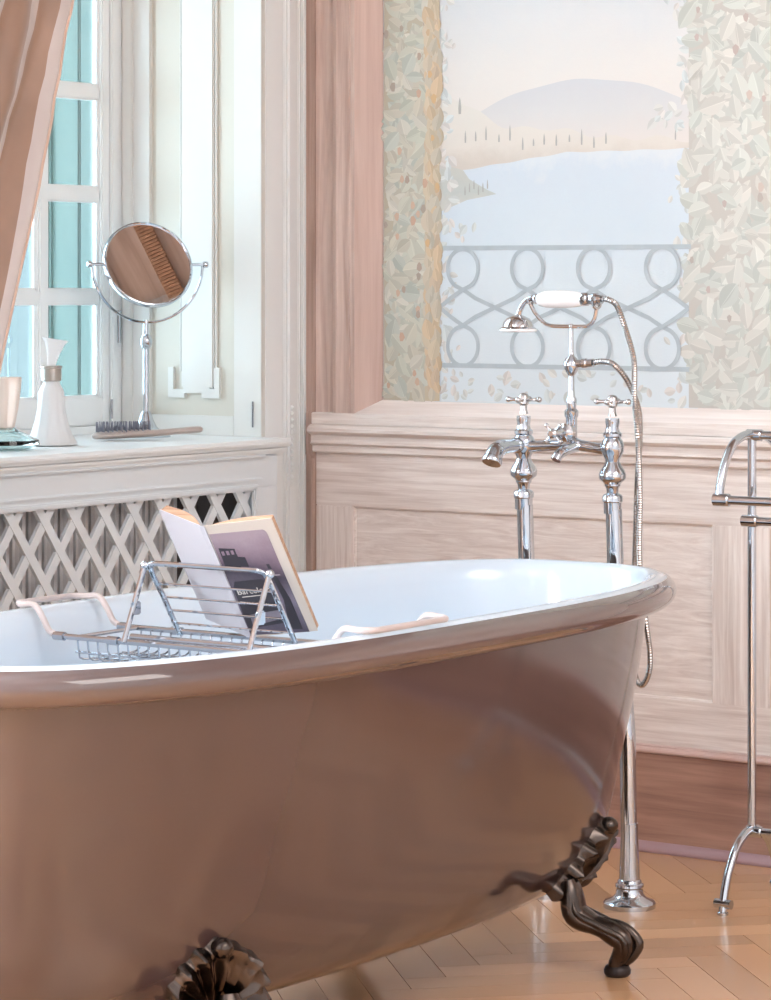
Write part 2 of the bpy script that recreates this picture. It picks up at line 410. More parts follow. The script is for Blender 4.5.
# frame
m = MB(); m.box(-.43, -.378, -.184, -.135, .795, HEAD, .003); m.box(-.45, -.378, Y1, -1.80, .795, HEAD, .003); m.box(-.449, -.3787, Y1, Y0, .79, .812, .003)
m.box(-.449, -.3787, Y1, Y0, HEAD - .06, HEAD + .01, .003)
m.build('window_frame', white, w1)
rows = [.873 + k * .2155 for k in range(8)]
mh = .0155
for ci, ya in enumerate((-.184, -.588, -.992, -1.396)):
    yb = ya - .404
    c = MB(); xa, xb = -.412, -.384
    c.box(xa, xb, ya - .026, ya, .812, 2.56, .003); c.box(xa, xb, yb, yb + .026, .812, 2.56, .003)
    c.box(xa + .0006, xb - .0007, yb + .001, ya - .001, .813, .873, .003); c.box(xa + .0006, xb - .0007, yb + .001, ya - .001, 2.52, 2.559, .003)
    c.box(xa + .0035, xb - .0013, ya - .227, ya - .195, .871, 2.522, .004)
    zs = [1.087 + .2205 * k for k in range(7)]
    for z in zs: c.box(xa + .004, xb - .002, yb + .03, ya - .03, z - mh, z + mh, .004)
    for z0, z1 in zip([.873] + zs, zs + [2.52]):  # small glazing beads inside each opening
        for p, q in ((ya - .026, ya - .195), (ya - .227, yb + .026)):
            for a, b in (((p, z0 + mh if z0 > .88 else z0), (q, 0)),): c.box(-.4005, -.393, q, p, a[1] - .002, a[1] + .006, .002)
            c.box(-.4005, -.393, p - .006, p + .002, z0, z1, .002)
    cas = c.build('casement', white, w1)
    for z0, z1 in zip([.873] + zs, zs + [2.52]):
        for p, q in ((ya - .026, ya - .195), (ya - .227, yb + .026)):
            g = MB(); g.box(-.4035, -.4005, q - .003, p + .003, z0 - .001, z1 + .001); g.build('pane', pane_m, cas, smooth=0).matrix_parent_inverse = Matrix.Identity(4)
m = MB(); m.tube(smooth_path([(-.38, -.375, .85), (-.366, -.375, .848), (-.362, -.375, .832), (-.366, -.382, .826), (-.37, -.392, .834)], .004), .003, 8); m.build('window_hook', chrome_soft, w1)
m = MB(); m.tube([(-.377, -.186, .826), (-.377, -.186, .868)], .003, 8); m.tube([(-.374, -.165, .99), (-.374, -.165, 1.06)], .0035, 8); m.build('casement_bolt', chrome_soft, w1)
# outside shutter, plus an added pale leaf standing in for bright sky
sh = thing('exterior_shutter', (-.52, -.155, .80), 'teal green wooden shutter open outside the window panes, with an added pale leaf for the sky', 'shutter')
m = MB(); m.box(-.585, -.44, -.158, -.145, .70, 2.7, .002); m.build('board_panel', teal, sh)
m = MB(); m.box(-.482, -.435, -.170, -.142, .70, 2.7, .004); m.box(-.600, -.570, -.170, -.142, .70, 2.7, .004); m.box(-.500, -.490, -.164, -.15, .70, 2.7, .003); m.build('stile', teal, sh)
m = MB(); R2 = Matrix.Translation((-.605, -.155, 0)) @ Matrix.Rotation(math.radians(16), 4, 'Z')
m.box(-.34, 0, -.012, .012, .70, 2.7, .002, rot=R2); m.build('sky_leaf', sky_tone, sh)
m = MB(); m.box(-.05, 0, -.02, .02, .70, 2.7, .003, rot=R2); m.box(-.34, -.30, -.02, .02, .70, 2.7, .003, rot=R2); m.build('sky_leaf_stile', sky_tone, sh)

# ---- other walls and ceiling (behind and beside the camera)
m = MB(); m.box(RX, RX + .15, RY - .1, .1, 0, RZ); m.build('wall_right', room_wall, smooth=0, kind='structure')
m = MB(); m.box(-.5, RX + .1, RY - .15, RY, 0, RZ); m.build('wall_front', room_wall, smooth=0, kind='structure')
ce = setting('ceiling')
m = MB(); m.box(-.5, RX + .1, RY - .1, .15, RZ, RZ + .12); m.build('ceiling_board', plain('ceiling_paint', (198, 204, 212), .7), ce, smooth=0)
m = MB()
for x in (.6, 1.6, 2.6, 3.6): m.box(x, x + .12, RY, -.1, RZ - .14, RZ + .01, .01)
m.build('ceiling_beam', ceil_m, ce)
m = MB(); m.box(0, RX, -.62, -.02, RZ - .10, RZ + .01, .01); m.box(0, RX, -.22, -.02, RZ - .16, RZ - .09, .01); m.box(0, RX, -.60, -.50, RZ - .13, RZ - .09, .01); m.build('carved_beam', ceil_m, ce)
m = MB()
for k in range(130): m.box(.6 + k * .014, .609 + k * .014, -.385, -.335, RZ - .125, RZ - .098, .003)
m.build('carved_row', wood('carved_wood', 2, (150, 108, 82), (186, 142, 112), .5, 40, .2), ce)
w2 = setting('fill_window', (-.4, -4.2, .8))  # unseen window, added to bring fill daylight into the room
m = MB()
for y in (-3.34, -4.2, -5.06): m.box(-.45, -.38, y - .04, y + .04, .785, 2.62, .003)
for z in (.80, 1.4, 2.0, 2.6): m.box(-.44, -.39, -5.1, -3.3, z - .02, z + .02, .003)
m.build('window_frame', white, w2)
m = MB(); m.box(-.40, .03, -5.1, -3.3, .77, .795, .005); m.build('window_sill', white, w2)

# ================================================================== MURAL
mu = thing('mural', (.75, .015, .873), 'faded painted mural of lake, hills and balcony railing between leafy columns on the oak wall', 'mural')
MX0, MX1, MZ0, MZ1 = .199, 2.2, .868, 1.86
def flat(name, outline, mat, yoff, parent=mu):
    b = MB(); vs = [b.bm.verts.new((x, .0150 - yoff, z)) for x, z in outline]; f = b.bm.faces.new(vs); b.bm.normal_update()
    if f.normal.y > 0: f.normal_flip()
    o = b.build(name, mat, parent, smooth=0, fix=False); return o
m = MB(); m.box(MX0, MX1, .0152, .03, MZ0, MZ1)
m.build('painted_sky', ramp_mat('mural_sky', 2, 1.40, 1.86, [(0, (216, 208, 201)), (.3, (214, 209, 204)), (.55, (206, 206, 206)), (.8, (196, 200, 204)), (1, (190, 196, 203))]), mu, smooth=0)
def wob(z, a, f, ph): return lambda x: z(x) + a * math.sin(x * f + ph) + a * .5 * math.sin(x * f * 2.3 + ph * 2)
xs = [.33 + .62 * k / 60 for k in range(61)]
hill = [(x, 1.528 - .052 * ((x - .69) / .24) ** 2 + .0015 * math.sin(x * 40)) for x in xs]
flat('painted_hill', hill + [(.95, 1.38), (.33, 1.38)], ramp_mat('mural_hill', 2, 1.40, 1.53, [(0, (212, 204, 198)), (.5, (203, 201, 200)), (1, (196, 196, 199))]), .0001)
land = [(x, 1.428 + .075 * math.exp(-((x - .35) / .12) ** 2) + .005 * math.sin(x * 60) + .004 * math.sin(x * 23) - .03 * max(0, x - .6) / .3) for x in xs]
flat('painted_shore', land + [(.95, 1.36), (.33, 1.33)], ramp_mat('mural_shore', 2, 1.36, 1.47, [(0, (200, 190, 180)), (.35, (211, 203, 194)), (1, (212, 207, 199))], noise=.09), .0002)
lake = [(.33, 1.352)] + [(x, 1.352 + .03 * min(1, max(0, (x - .40) / .25)) + .001 * math.sin(x * 70)) for x in xs if x > .38] + [(.95, .868), (.33, .868)]
flat('painted_lake', lake, ramp_mat('mural_lake', 2, .90, 1.38, [(0, (209, 216, 220)), (.45, (206, 214, 219)), (.75, (200, 209, 216)), (.92, (198, 206, 214)), (1, (208, 212, 215))], noise=.04), .0003)
prom = [(.33, 1.365), (.37, 1.36), (.40, 1.352), (.415, 1.333), (.44, 1.32), (.462, 1.309), (.482, 1.301), (.45, 1.296), (.41, 1.290), (.37, 1.276), (.33, 1.262)]
flat('painted_promontory', prom, ramp_mat('mural_promontory', 2, 1.26, 1.36, [(0, (206, 199, 188)), (.5, (182, 186, 182)), (1, (192, 190, 182))], noise=.09), .0004)
# dark painted cypresses along the far shore
cyp = [(.392, 1.468, .035, .006)] + [(.40 + .006 * random.random() + .028 * k, 1.385 + random.uniform(0, .03), random.uniform(.012, .034), .0035) for k in range(13)] + [(.405 + .011 * k, 1.30 + .006 * (k % 3), .02, .003) for k in range(6)] + [(.90, 1.40, .02, .003)]
cyp_m = plain('mural_cypress', (167, 166, 160), .8)
for x, z, h, w in cyp:
    m = MB(); vs = [m.bm.verts.new((x + dx * w, .0150 - .00055, z + dz * h)) for dx, dz in ((-.5, 0), (.5, 0), (.6, .4), (.3, .8), (0, 1), (-.4, .75), (-.6, .35))]
    m.bm.faces.new(vs); m.build('painted_cypress', cyp_m, mu, smooth=0)
# painted leaves
def leaf_mesh(name, n, region, palette, sizes, y, seed, dark=None, ndark=0, angle=None, backing=None):
    rnd = random.Random(seed); b = bmesh.new(); tl = b.loops.layers.float_color.new('tint')
    def face(pts, c, yy):
        f = b.faces.new([b.verts.new((p[0], yy, p[1])) for p in pts]); f.normal_update()
        if f.normal.y > 0: f.normal_flip()
        for lp in f.loops: lp[tl] = c
    if backing:
        x0, x1, z0, z1, c = backing
        e = []
        steps = 40
        for k in range(steps + 1): e.append((x1 if x1 < .9 else x1, z0 + (z1 - z0) * k / steps))
        face([(x0, z0)] + e + [(x0, z1)], lin(c), y)
    for k in range(n):
        x, z = region(rnd); s = rnd.choice(sizes) * rnd.uniform(.8, 1.25); a = angle(rnd) if angle else rnd.uniform(0, 2 * PI)
        wd = rnd.uniform(.26, .36); c = lin(rnd.choice(palette)); v = rnd.uniform(.93, 1.05)
        c1 = tuple(min(1, q * v * 1.05) for q in c[:3]) + (1,); c2 = tuple(q * v * .91 for q in c[:3]) + (1,)
        ce_, se = math.cos(a), math.sin(a); bend = rnd.uniform(-.08, .08)
        def P(u, w): return (x + s * (u * ce_ - w * se), z + s * (u * se + w * ce_))
        spine = [P(t, bend * math.sin(PI * (t + .5))) for t in (-.5, -.25, 0, .25, .5)]
        lf = [P(-.42, wd * .40), P(-.28, wd * .76), P(-.10, wd * .97), P(.10, wd * .93), P(.28, wd * .66), P(.42, wd * .30)]; rt = [P(-.42, -wd * .40), P(-.28, -wd * .76), P(-.10, -wd * .97), P(.10, -wd * .93), P(.28, -wd * .66), P(.42, -wd * .30)]
        yy = y - .00006 - .0004 * k / max(1, n)
        if not (MX0 + .002 < x - .3 * s): continue
        face([spine[0]] + lf + [spine[4], spine[3], spine[2], spine[1]], c1, yy)
        face([spine[0], spine[1], spine[2], spine[3], spine[4]] + rt[::-1], c2, yy)
        wv = .018                                   # pale painted midrib
        face([P(-.5, -wv), P(.45, -wv * .3), P(.45, wv * .3), P(-.5, wv)], tuple(min(1, q * 1.09) for q in c1[:3]) + (1,), yy - .000002)
    for k in range(ndark):
        x, z = region(rnd); s = rnd.uniform(.005, .009); a = rnd.uniform(0, 6.28)
        face([(x + s * math.cos(a + t) * (1 if q % 2 else .7), z + s * 1.3 * math.sin(a + t)) for q, t in enumerate([0, 1.05, 2.1, 3.14, 4.2, 5.2])], lin(rnd.choice(dark)), y - .0007 - .000004 * k)
    me = bpy.data.meshes.new(name); b.to_mesh(me); b.free(); me.materials.append(leaf_paint)
    o = bpy.data.objects.new(name, me); COL.objects.link(o); o.parent = mu; o.matrix_parent_inverse = Matrix.Translation(-mu.location); return o
leaf_paint = attr_mat('mural_leaf_paint', .8)
green = [(188, 186, 172), (184, 184, 170), (193, 188, 173), (188, 181, 166), (182, 184, 174), (196, 191, 179)]
leaf_mesh('painted_ivy_column', 620, lambda r: (r.uniform(.205, .315), r.uniform(.885, 1.84)), green, [.035, .045, .05], (.0143), 3, [(196, 166, 146), (172, 152, 138), (190, 158, 138), (164, 150, 138)], 30, backing=(.201, .318, .873, 1.85, (178, 168, 150)))
leaf_mesh('painted_tree_trunk', 260, lambda r: (r.uniform(.312, .338), r.uniform(.885, 1.84)), [(194, 179, 156), (190, 177, 158), (197, 174, 146), (188, 179, 163), (191, 171, 149)], [.03, .04], .0139, 4, [(200, 166, 126), (192, 164, 134)], 8, angle=lambda r: PI / 2 + r.uniform(-.45, .45), backing=(.305, .342, .873, 1.85, (188, 174, 152)))
pale = [(197, 197, 189), (193, 195, 187), (201, 199, 191), (189, 191, 184), (196, 193, 185), (200, 196, 188)]
leaf_mesh('painted_leaf_column', 2300, lambda r: (r.uniform(.945, 1.75) if r.random() > .02 else r.uniform(.925, .95), r.uniform(.885, 1.84)), pale, [.032, .042, .05], .0143, 5, [(184, 166, 159), (178, 162, 155), (192, 176, 165), (174, 163, 155)], 90, backing=(.93, 1.8, .873, 1.85, (186, 180, 172)))
twig = [(205, 203, 198), (201, 204, 201), (207, 201, 196), (199, 204, 203)]
def twig_region(r):
    q = r.random()
    if q < .45: return (.345 + abs(r.gauss(0, .022)), r.uniform(.88, 1.84))
    if q < .62: return (.928 - abs(r.gauss(0, .02)), r.uniform(.88, 1.8))
    if q < .68: return (r.gauss(.885, .018), r.gauss(1.44, .012))
    if q < .74: return (r.gauss(.38, .02), r.gauss(1.24, .012))
    return (r.uniform(.345, .925), r.uniform(.88, .94))
leaf_mesh('painted_twig', 200, twig_region, twig, [.015, .021, .027], .0146, 6)['kind'] = 'stuff'
# painted balcony railing: flat brush strokes
def stroke(b, pts, w, y):
    pts = [Vector((p[0], 0, p[1])) for p in pts]; A = []; B = []
    for i, p in enumerate(pts):
        t = (pts[min(i + 1, len(pts) - 1)] - pts[max(i - 1, 0)]).normalized(); nn = Vector((-t.z, 0, t.x))
        yy = y - .000001 * i
        A.append(b.bm.verts.new((p.x + nn.x * w, yy, p.z + nn.z * w))); B.append(b.bm.verts.new((p.x - nn.x * w, yy, p.z - nn.z * w)))
    for i in range(len(pts) - 1):
        f = b.bm.faces.new((A[i], A[i + 1], B[i + 1], B[i])); f.normal_update()
        if f.normal.y > 0: f.normal_flip()
m = MB(); ry = .0139
stroke(m, [(.338, 1.191), (.935, 1.189)], .0048, ry); stroke(m, [(.338, .948), (.935, .948)], .0048, ry)
loops = [.40 + .157 * k for k in range(-1, 5)]
def loop(cx, up):
    zc, s = (1.148, 1) if up else (.988, -1)
    pts = []
    for k in range(37):
        t = -PI / 2 + .48 + (2 * PI - .96) * k / 36
        pts.append((cx + .0375 * math.cos(t), zc + s * (.0405 * math.sin(t))))
    return pts
for i, cx in enumerate(loops):
    if .35 < cx < .93:
        for up in (True, False):
            s = 1 if up else -1; zx = 1.104 if up else 1.032; p = loop(cx, up)
            p = [(cx - .008, zx)] + p[::1] + [(cx + .008, zx)]
            # right lobe start and left lobe end cross over below the loop
            stroke(m, smooth_xz([(cx - .0785, 1.068)] + [(cx - .03, zx - s * .016), (cx, zx)] + loop(cx, up) + [(cx, zx), (cx + .03, zx - s * .016), (cx + .0785, 1.068)]) if False else [(max(.342, cx - .0785), 1.068 - s * 0), (cx - .03, zx - s * .0165), (cx - .004, zx - s * .001)] + loop(cx, up) + [(cx + .004, zx - s * .001), (cx + .03, zx - s * .0165), (min(.93, cx + .0785), 1.068)], .0043, ry - .00016 * i - (.00008 if up else 0))
m.build('painted_railing', plain('mural_railing', (172, 180, 185), .8, var=.06, scale=30), mu, smooth=0, fix=False)

# ================================================================== RADIATOR COVER + RADIATOR
rc = thing('radiator_cover', (.03, -1.0, 0), 'white radiator cover with diamond lattice front under the window sill', 'radiator cover')
RR, RL = -.157, -1.92
m = MB(); m.box(.0, .05, RL, RR, .697, .762, .002); m.box(.0, .05, -.232, RR, .16, .697, .002); m.box(.0, .05, RL, RL + .08, .16, .697, .002); m.box(0, .05, RL, RR, 0, .16, .002)
m.box(.048, .058, RL, -.205, .757, .764, .002); m.box(.044, .056, RL, -.225, .690, .702, .003); m.box(.044, .056, -.242, -.230, .16, .70, .003); m.box(0, .012, -.16, -.142, 0, .76, .002)
m.box(.045, .054, RL, -.21, .708, .716, .002)
m.build('cover_frame', grey_white, rc)
m = MB(); PH, PV, SW = .0875, .1175, .0095
lz0, lz1, ly0, ly1 = .155, .697, RL + .07, -.238
def slat(sgn, c, x):
    # line z = z_c + sgn*k*(y - c), clipped to the opening
    k = PV / PH; pts = []
    ya, yb = ly0, ly1
    f = lambda y: .607 + sgn * k * (y - c)
    g = lambda z: c + sgn * (z - .607) / k
    y_lo, y_hi = sorted((g(lz0), g(lz1)))
    y_lo, y_hi = max(y_lo, ya), min(y_hi, yb)
    if y_hi - y_lo < .004: return
    d = Vector((0, 1, sgn * k)).normalized(); nrm = Vector((0, -d.z, d.y)) * SW
    a, b = Vector((x, y_lo, f(y_lo))), Vector((x, y_hi, f(y_hi)))
    m.poly([a + nrm, b + nrm, b - nrm, a - nrm], (.008, 0, 0))
for i in range(-16, 22):
    slat(1, -.832 + PH * i, .034); slat(-1, -.832 + PH * i, .0355)
m.build('lattice_panel', grey_white, rc)
ra = thing('radiator', (-.08, -.9, 0), 'pale grey column radiator standing behind the white lattice', 'radiator')
m = MB()
for k in range(24):
    y = -.41 - k * .0455
    m.box(-.098, -.005, y - .036, y, .10, .735, .013, 3)
m.build('radiator_column', rad_m, ra, kind='stuff') if False else m.build('radiator_body', rad_m, ra)
m = MB(); m.tube([(-.045, -.38, .16), (-.045, -1.5, .16)], .017, 12); m.tube([(-.045, -.38, .6), (-.045, -1.5, .6)], .017, 12)
for y in (-.5, -1.4): m.box(-.07, -.02, y - .015, y + .015, 0, .12, .004)
m.build('radiator_pipe', rad_m, ra)

# ================================================================== CURTAIN
edge = [(0.0, -1.29), (.5, -1.245), (.80, -1.165), (.937, -1.135), (1.05, -1.098), (1.179, -1.062), (1.311, -1.02), (1.479, -.958), (1.657, -.903), (1.9, -.86), (2.5, -.80)]
def curt(i, j):
    z = .006 + 2.49 * j / 60; s = i / 90 * .36
    y = lerp(edge, z) - s * (1 - .25 * math.exp(-((z - .9) / .35) ** 2))
    ph = 2 * PI * (s + .03) / .118
    x = .135 + .013 * math.sin(ph + .25 * math.sin(z * 3)) + .006 * math.sin(z * 11 + s * 40) + (.014 * math.sin(s * 19 + z * 2.2))
    x += .0022 * math.sin(z * 55 + s * 30) * math.exp(-((z - 1.5) / .2) ** 2)
    return Vector((x, y, z))
cu = thing('window_curtain', (.13, -1.2, 0), 'brown silk curtain drawn aside at the left of the window', 'curtain')
m = MB(); m.grid(curt, 91, 61); m.bm.faces.ensure_lookup_table()
for i in range(90):                                 # pale bands paint the window light caught by the folds
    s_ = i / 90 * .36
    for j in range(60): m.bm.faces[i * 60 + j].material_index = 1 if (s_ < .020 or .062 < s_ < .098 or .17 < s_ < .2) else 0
o = m.build('curtain_drape', [silk, silk_lit], cu, smooth=80)
md = o.modifiers.new('Solidify', 'SOLIDIFY'); md.thickness = .0025
hm = MB()
hm.tube([curt(0, j) + Vector((.0, .0015, 0)) for j in range(61)], .0028, 8); hm.build('curtain_hem', plain('silk_hem', (206, 176, 158), .45, sheen=.4), cu)

# ================================================================== BATHTUB
TX, TY, TA, TB, TN, TZ = 1.074, -1.447, .853, .339, 2.75, .627
SC, DZ = .985, .0165                       # sizes below were taken on a slightly larger tub
zt = lambda z: z * SC + DZ
tub = thing('bathtub', (TX, TY, 0), 'taupe roll top bathtub with white inside standing on claw feet', 'bathtub')
def ring_pt(t, off, z, n=TN, da=0.0):
    c, s = math.cos(t), math.sin(t); off *= SC; da *= SC; z = zt(z)
    return Vector((TX + (TB + off) * math.copysign(abs(s) ** (2 / n), s), TY + (TA + off + da) * math.copysign(abs(c) ** (2 / n), c) * (1.03 if c < 0 else 1), z))
NT = 192
# even spacing round the superellipse
def even(off, n):
    K = 2880; P = [ring_pt(2 * PI * k / K, off, 0, n) for k in range(K)]; Ls = [0]
    for a, b in zip(P, P[1:] + P[:1]): Ls.append(Ls[-1] + (b - a).length)
    out = []; k = 0
    for i in range(NT):
        want = Ls[-1] * i / NT
        while Ls[k + 1] < want: k += 1
        out.append(2 * PI * (k + (want - Ls[k]) / max(1e-9, Ls[k + 1] - Ls[k])) / K)
    return out
TT = even(0, TN)
def shell(rows, name, mat, close_in=False):
    b = MB(); rings = []
    for (z, off, n, da) in rows: rings.append([b.bm.verts.new(ring_pt(t, off, z, n, da)) for t in TT])
    for A, B in zip(rings, rings[1:]):
        for k in range(NT): b.bm.faces.new((A[k], A[(k + 1) % NT], B[(k + 1) % NT], B[k]))
    b.bm.faces.new(rings[-1])
    return b
BODY = [(.572, -.045), (.5, -.053), (.4, -.068), (.3, -.086), (.22, -.1015), (.165, -.119), (.12, -.147), (.1, -.177), (.088, -.215), (.082, -.25), (.08, -.30)]
BN = [(.08, 2.2), (.088, 2.2), (.1, 2.3), (.12, 2.35), (.165, 2.4), (.22, 2.5), (.3, 2.6), (.4, 2.7), (.5, 2.75), (.6, 2.75)]
BDA = [(.08, .0), (.1, .012), (.165, .012), (.25, .004), (.3, 0)]
BOFF = sorted((z, o) for z, o in BODY)
def body_rows():
    zs = [.572, .55, .52, .48, .44, .4, .36, .32, .28, .245, .215, .19, .168, .15, .135, .122, .112, .104, .097, .092, .088, .085, .082, .0805, .08]
    return [(z, lerp(BOFF, z), lerp(BN, z), lerp(BDA, z)) for z in zs]
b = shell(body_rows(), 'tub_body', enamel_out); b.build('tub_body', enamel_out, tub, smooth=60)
# rolled rim: outer half of the roll (shade put into its white enamel) and the white inside
roll = []
for k in range(15):
    t = math.radians(-110 + 168 * k / 14)
    roll.append((.592 + .028 * math.sin(t), -.029 + .033 * math.cos(t), TN, 0))
roll = [(.572, -.048, TN, 0)] + roll
b = MB(); rings = [[b.bm.verts.new(ring_pt(t, off, z, n, da)) for t in TT] for (z, off, n, da) in roll]
for A, B in zip(rings, rings[1:]):
    for k in range(NT): b.bm.faces.new((A[k], A[(k + 1) % NT], B[(k + 1) % NT], B[k]))
b.build('tub_rim', enamel_rim, tub, smooth=70)['label'] = 'rolled rim, white enamel with shade put into its colour'
inner = [(.592 + .028 * math.sin(math.radians(q)), -.029 + .033 * math.cos(math.radians(q))) for q in (58, 66, 74, 82)] + [(.62, -.029), (.6195, -.033), (.6175, -.040), (.612, -.047), (.602, -.053), (.585, -.0575), (.55, -.063), (.48, -.073), (.40, -.086), (.32, -.102), (.26, -.118), (.21, -.14), (.18, -.165), (.162, -.2), (.155, -.24), (.152, -.30)]
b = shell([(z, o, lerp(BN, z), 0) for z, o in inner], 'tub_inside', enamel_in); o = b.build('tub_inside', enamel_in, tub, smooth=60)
o['label'] = 'white enamel inside'
o = None
m = MB(); m.lathe([(.026, .1525), (.026, .156), (.02, .157), (.0, .156)], (TX, TY, .0145), n=24); m.build('drain', chrome, tub)

# claw feet
def foot(sx, sy, bx, by, lean=(.866, .5), along=0.0):
    """BX, BY: where the pad stands; the leg leans out along (sx*.866, sy*.5)"""
    d = Vector((sx * lean[0], sy * lean[1], 0)).normalized(); base = Vector((bx, by, 0))
    prof = [(-.080, .150, .010, .016), (-.077, .138, .016, .024), (-.075, .122, .020, .028), (-.074, .107, .021, .028), (-.068, .093, .020, .025), (-.046, .082, .016, .022), (-.016, .073, .017, .023), (.008, .060, .021, .026), (.012, .046, .021, .026), (.006, .032, .017, .022), (.0, .02, .014, .018), (.0, .010, .015, .018)]
    b = MB()
    pts = smooth_path([base + d * o + Vector((0, 0, z)) for o, z, r, w in prof], .006)
    n = len(pts); k = [i * (len(prof) - 1) / (n - 1) for i in range(n)]
    ra_ = [lerp([(i, p[2]) for i, p in enumerate(prof)], q) for q in k]; rb = [lerp([(i, p[3]) for i, p in enumerate(prof)], q) for q in k]
    lat = Vector((-d.y, d.x, 0))
    rings = []
    for i, p in enumerate(pts):
        t = (pts[min(i + 1, n - 1)] - pts[max(i - 1, 0)]).normalized(); nr = t.cross(lat).normalized()
        rings.append([b.bm.verts.new(p + nr * (ra_[i] * math.cos(2 * PI * q / 20)) + lat * (rb[i] * (1 + .05 * math.cos(3 * 2 * PI * q / 20)) * math.sin(2 * PI * q / 20))) for q in range(20)])
    for A, B in zip(rings, rings[1:]):
        for q in range(20): b.bm.faces.new((A[q], A[(q + 1) % 20], B[(q + 1) % 20], B[q]))
    b.bm.faces.new(rings[0]); b.bm.faces.new(rings[-1])
    for s in (-1, 1):                                   # side scrolls of the knee, and the toes
        b.tube(smooth_path([base + d * o + lat * (s * w) + Vector((0, 0, z)) for o, z, w in ((-.070, .125, .020), (-.062, .100, .024), (-.028, .084, .025), (.012, .066, .022), (.018, .045, .018), (.008, .028, .012))], .006), [.0025 + .0035 * min(1, q / 6) for q in range(400)][:len(smooth_path([base + d * o + lat * (s * w) + Vector((0, 0, z)) for o, z, w in ((-.070, .125, .020), (-.062, .100, .024), (-.028, .084, .025), (.012, .066, .022), (.018, .045, .018), (.008, .028, .012))], .006))], 8)
    b.tube(smooth_path([base + d * o + Vector((0, 0, z)) for o, z in ((-.052, .085), (-.02, .085), (.014, .078), (.036, .056), (.026, .034), (.012, .022))], .006), .008, 8)
    f = b.build('claw_foot', pewter, tub, smooth=50); f['label'] = 'dark pewter claw foot'
    q = MB(); q.lathe([(.012, .0205), (.019, .016), (.022, .010), (.0215, .004), (.018, .0), ], base, n=24); q.build('foot_pad', plain('dark_pad', (52, 44, 42), .4, metal=.6), f).matrix_parent_inverse = Matrix.Identity(4)
    # palmette spread over the tub's side
    anchor = base - d * .085 + Vector((0, along, 0))
    tc = min(TT, key=lambda t: (ring_pt(t, lerp(BOFF, .15), 0, 2.4) - anchor).length)
    def on_body(w, z, lift):
        z = max(.0815, z); off = lerp(BOFF, z); nn = lerp(BN, z); da = lerp(BDA, z)
        e = .002; t = tc
        p0 = ring_pt(t - e, off, z, nn, da); p1 = ring_pt(t + e, off, z, nn, da)
        sp = (p1 - p0).length / (2 * e)
        t = tc + w / max(sp, .05)
        p = ring_pt(t, off, z, nn, da); a_ = ring_pt(t - e, off, z, nn, da); b_ = ring_pt(t + e, off, z, nn, da)
        tg = (b_ - a_).normalized(); up = (ring_pt(t, lerp(BOFF, z + .004), z + .004, lerp(BN, z + .004), lerp(BDA, z + .004)) - p).normalized()
        nr = tg.cross(up).normalized()
        if nr.dot(p - Vector((TX, TY, p.z))) < 0: nr = -nr
        return p + nr * lift
    pm = MB(); NPH, NR = 181, 18; z0 = .108
    def fan(i, j):
        ph = math.radians(-86 + 172 * i / (NPH - 1)); u = j / (NR - 1)
        R = (.106 - .014 * (abs(ph) / 1.5) ** 1.5) * (1 + .03 * math.cos(ph * 18)) * (1 + .05 * math.exp(-(ph / .2) ** 2))
        r = u * R; w, z = r * math.sin(ph), z0 + r * math.cos(ph)
        lift = .007 + .016 * (1 - abs(math.sin(ph * 9))) * min(1, u * 1.6) + .004 * math.sin(PI * u) + .006 * math.exp(-((u - .90) / .07) ** 2)
        if j == NR - 1: lift = -.004
        return on_body(w, z, lift)
    pm.grid(fan, NPH, NR)
    tip = on_body(0, z0 + .104, .014); pm.ball(tip, .016, 14, (1, 1, .9))
    pm.build('palmette', pewter, f, smooth=50).matrix_parent_inverse = Matrix.Identity(4)
foot(1, 1, 1.333, -.955, (.97, .24), .09)
foot(1, -1, 1.345, -1.94)
foot(-1, 1, .80, -.955)
foot(-1, -1, .80, -1.90)

# ================================================================== BATH CADDY
XF = Matrix.Translation((.05535, -.075, .0165)) @ Matrix.Scale(.985, 4)   # laid out on the larger tub, seated on this one
CZ = .583
ca_ = thing('bath_caddy', (1.08, -1.676, CZ), 'chrome wire bath rack laid across the tub rims holding the book', 'bath rack')
YF, YB = -1.70, -1.55
m = MB()
def arm(xs_, s, yy):   # from tray level up over the rim
    return [(xs_, yy, CZ), (xs_ + s * .020, yy, CZ + .006), (xs_ + s * .034, yy, CZ + .026), (xs_ + s * .050, yy, .6262), (xs_ + s * .075, yy, .6258)]
hand = []
for xs_, s, yf, yb in ((.80, -1, YF, YB), (1.265, 1, YF + .015, YB + .07)):
    a = arm(xs_, s, yf); bq = arm(xs_, s, yb)
    path = smooth_path(a + [(xs_ + s * .093, yf + .012, .6258), (xs_ + s * .096, yf + .03, .6258), (xs_ + s * .096, (yf + yb) / 2, .6258), (xs_ + s * .096, yb - .03, .6258), (xs_ + s * .093, yb - .012, .6258)] + bq[::-1], .006)
    h = MB(); h.tube(path, .0048, 10); hand.append(h)
for h in hand: o = h.build('rim_handle', rubber, ca_); o['label'] = 'pale rubber-coated handle'
m = MB()
for y in (YF, YB): m.tube([(.795, y, CZ), (1.27, y, CZ)], .0045, 10)
m.tube([(.93, YF + .012, CZ + .006), (1.27, YF + .012, CZ + .006)], .0055, 10); m.tube([(.93, YF + .03, CZ + .004), (1.27, YF + .03, CZ + .004)], .004, 8)
for x in (.83, 1.25): m.tube([(x, YF, CZ), (x, YB, CZ)], .003, 8)
m.tube([(1.265, YF, CZ), (1.265, YB + .07, CZ)], .004, 8)
for y in (YF, YB):
    for x in (.80, .905, 1.265): m.tube([(x - .01, y, CZ), (x + .01, y, CZ)], .0066, 10)
m.build('tray_frame', chrome_soft, ca_)
m = MB(); BZ = CZ - .034                        # wire basket
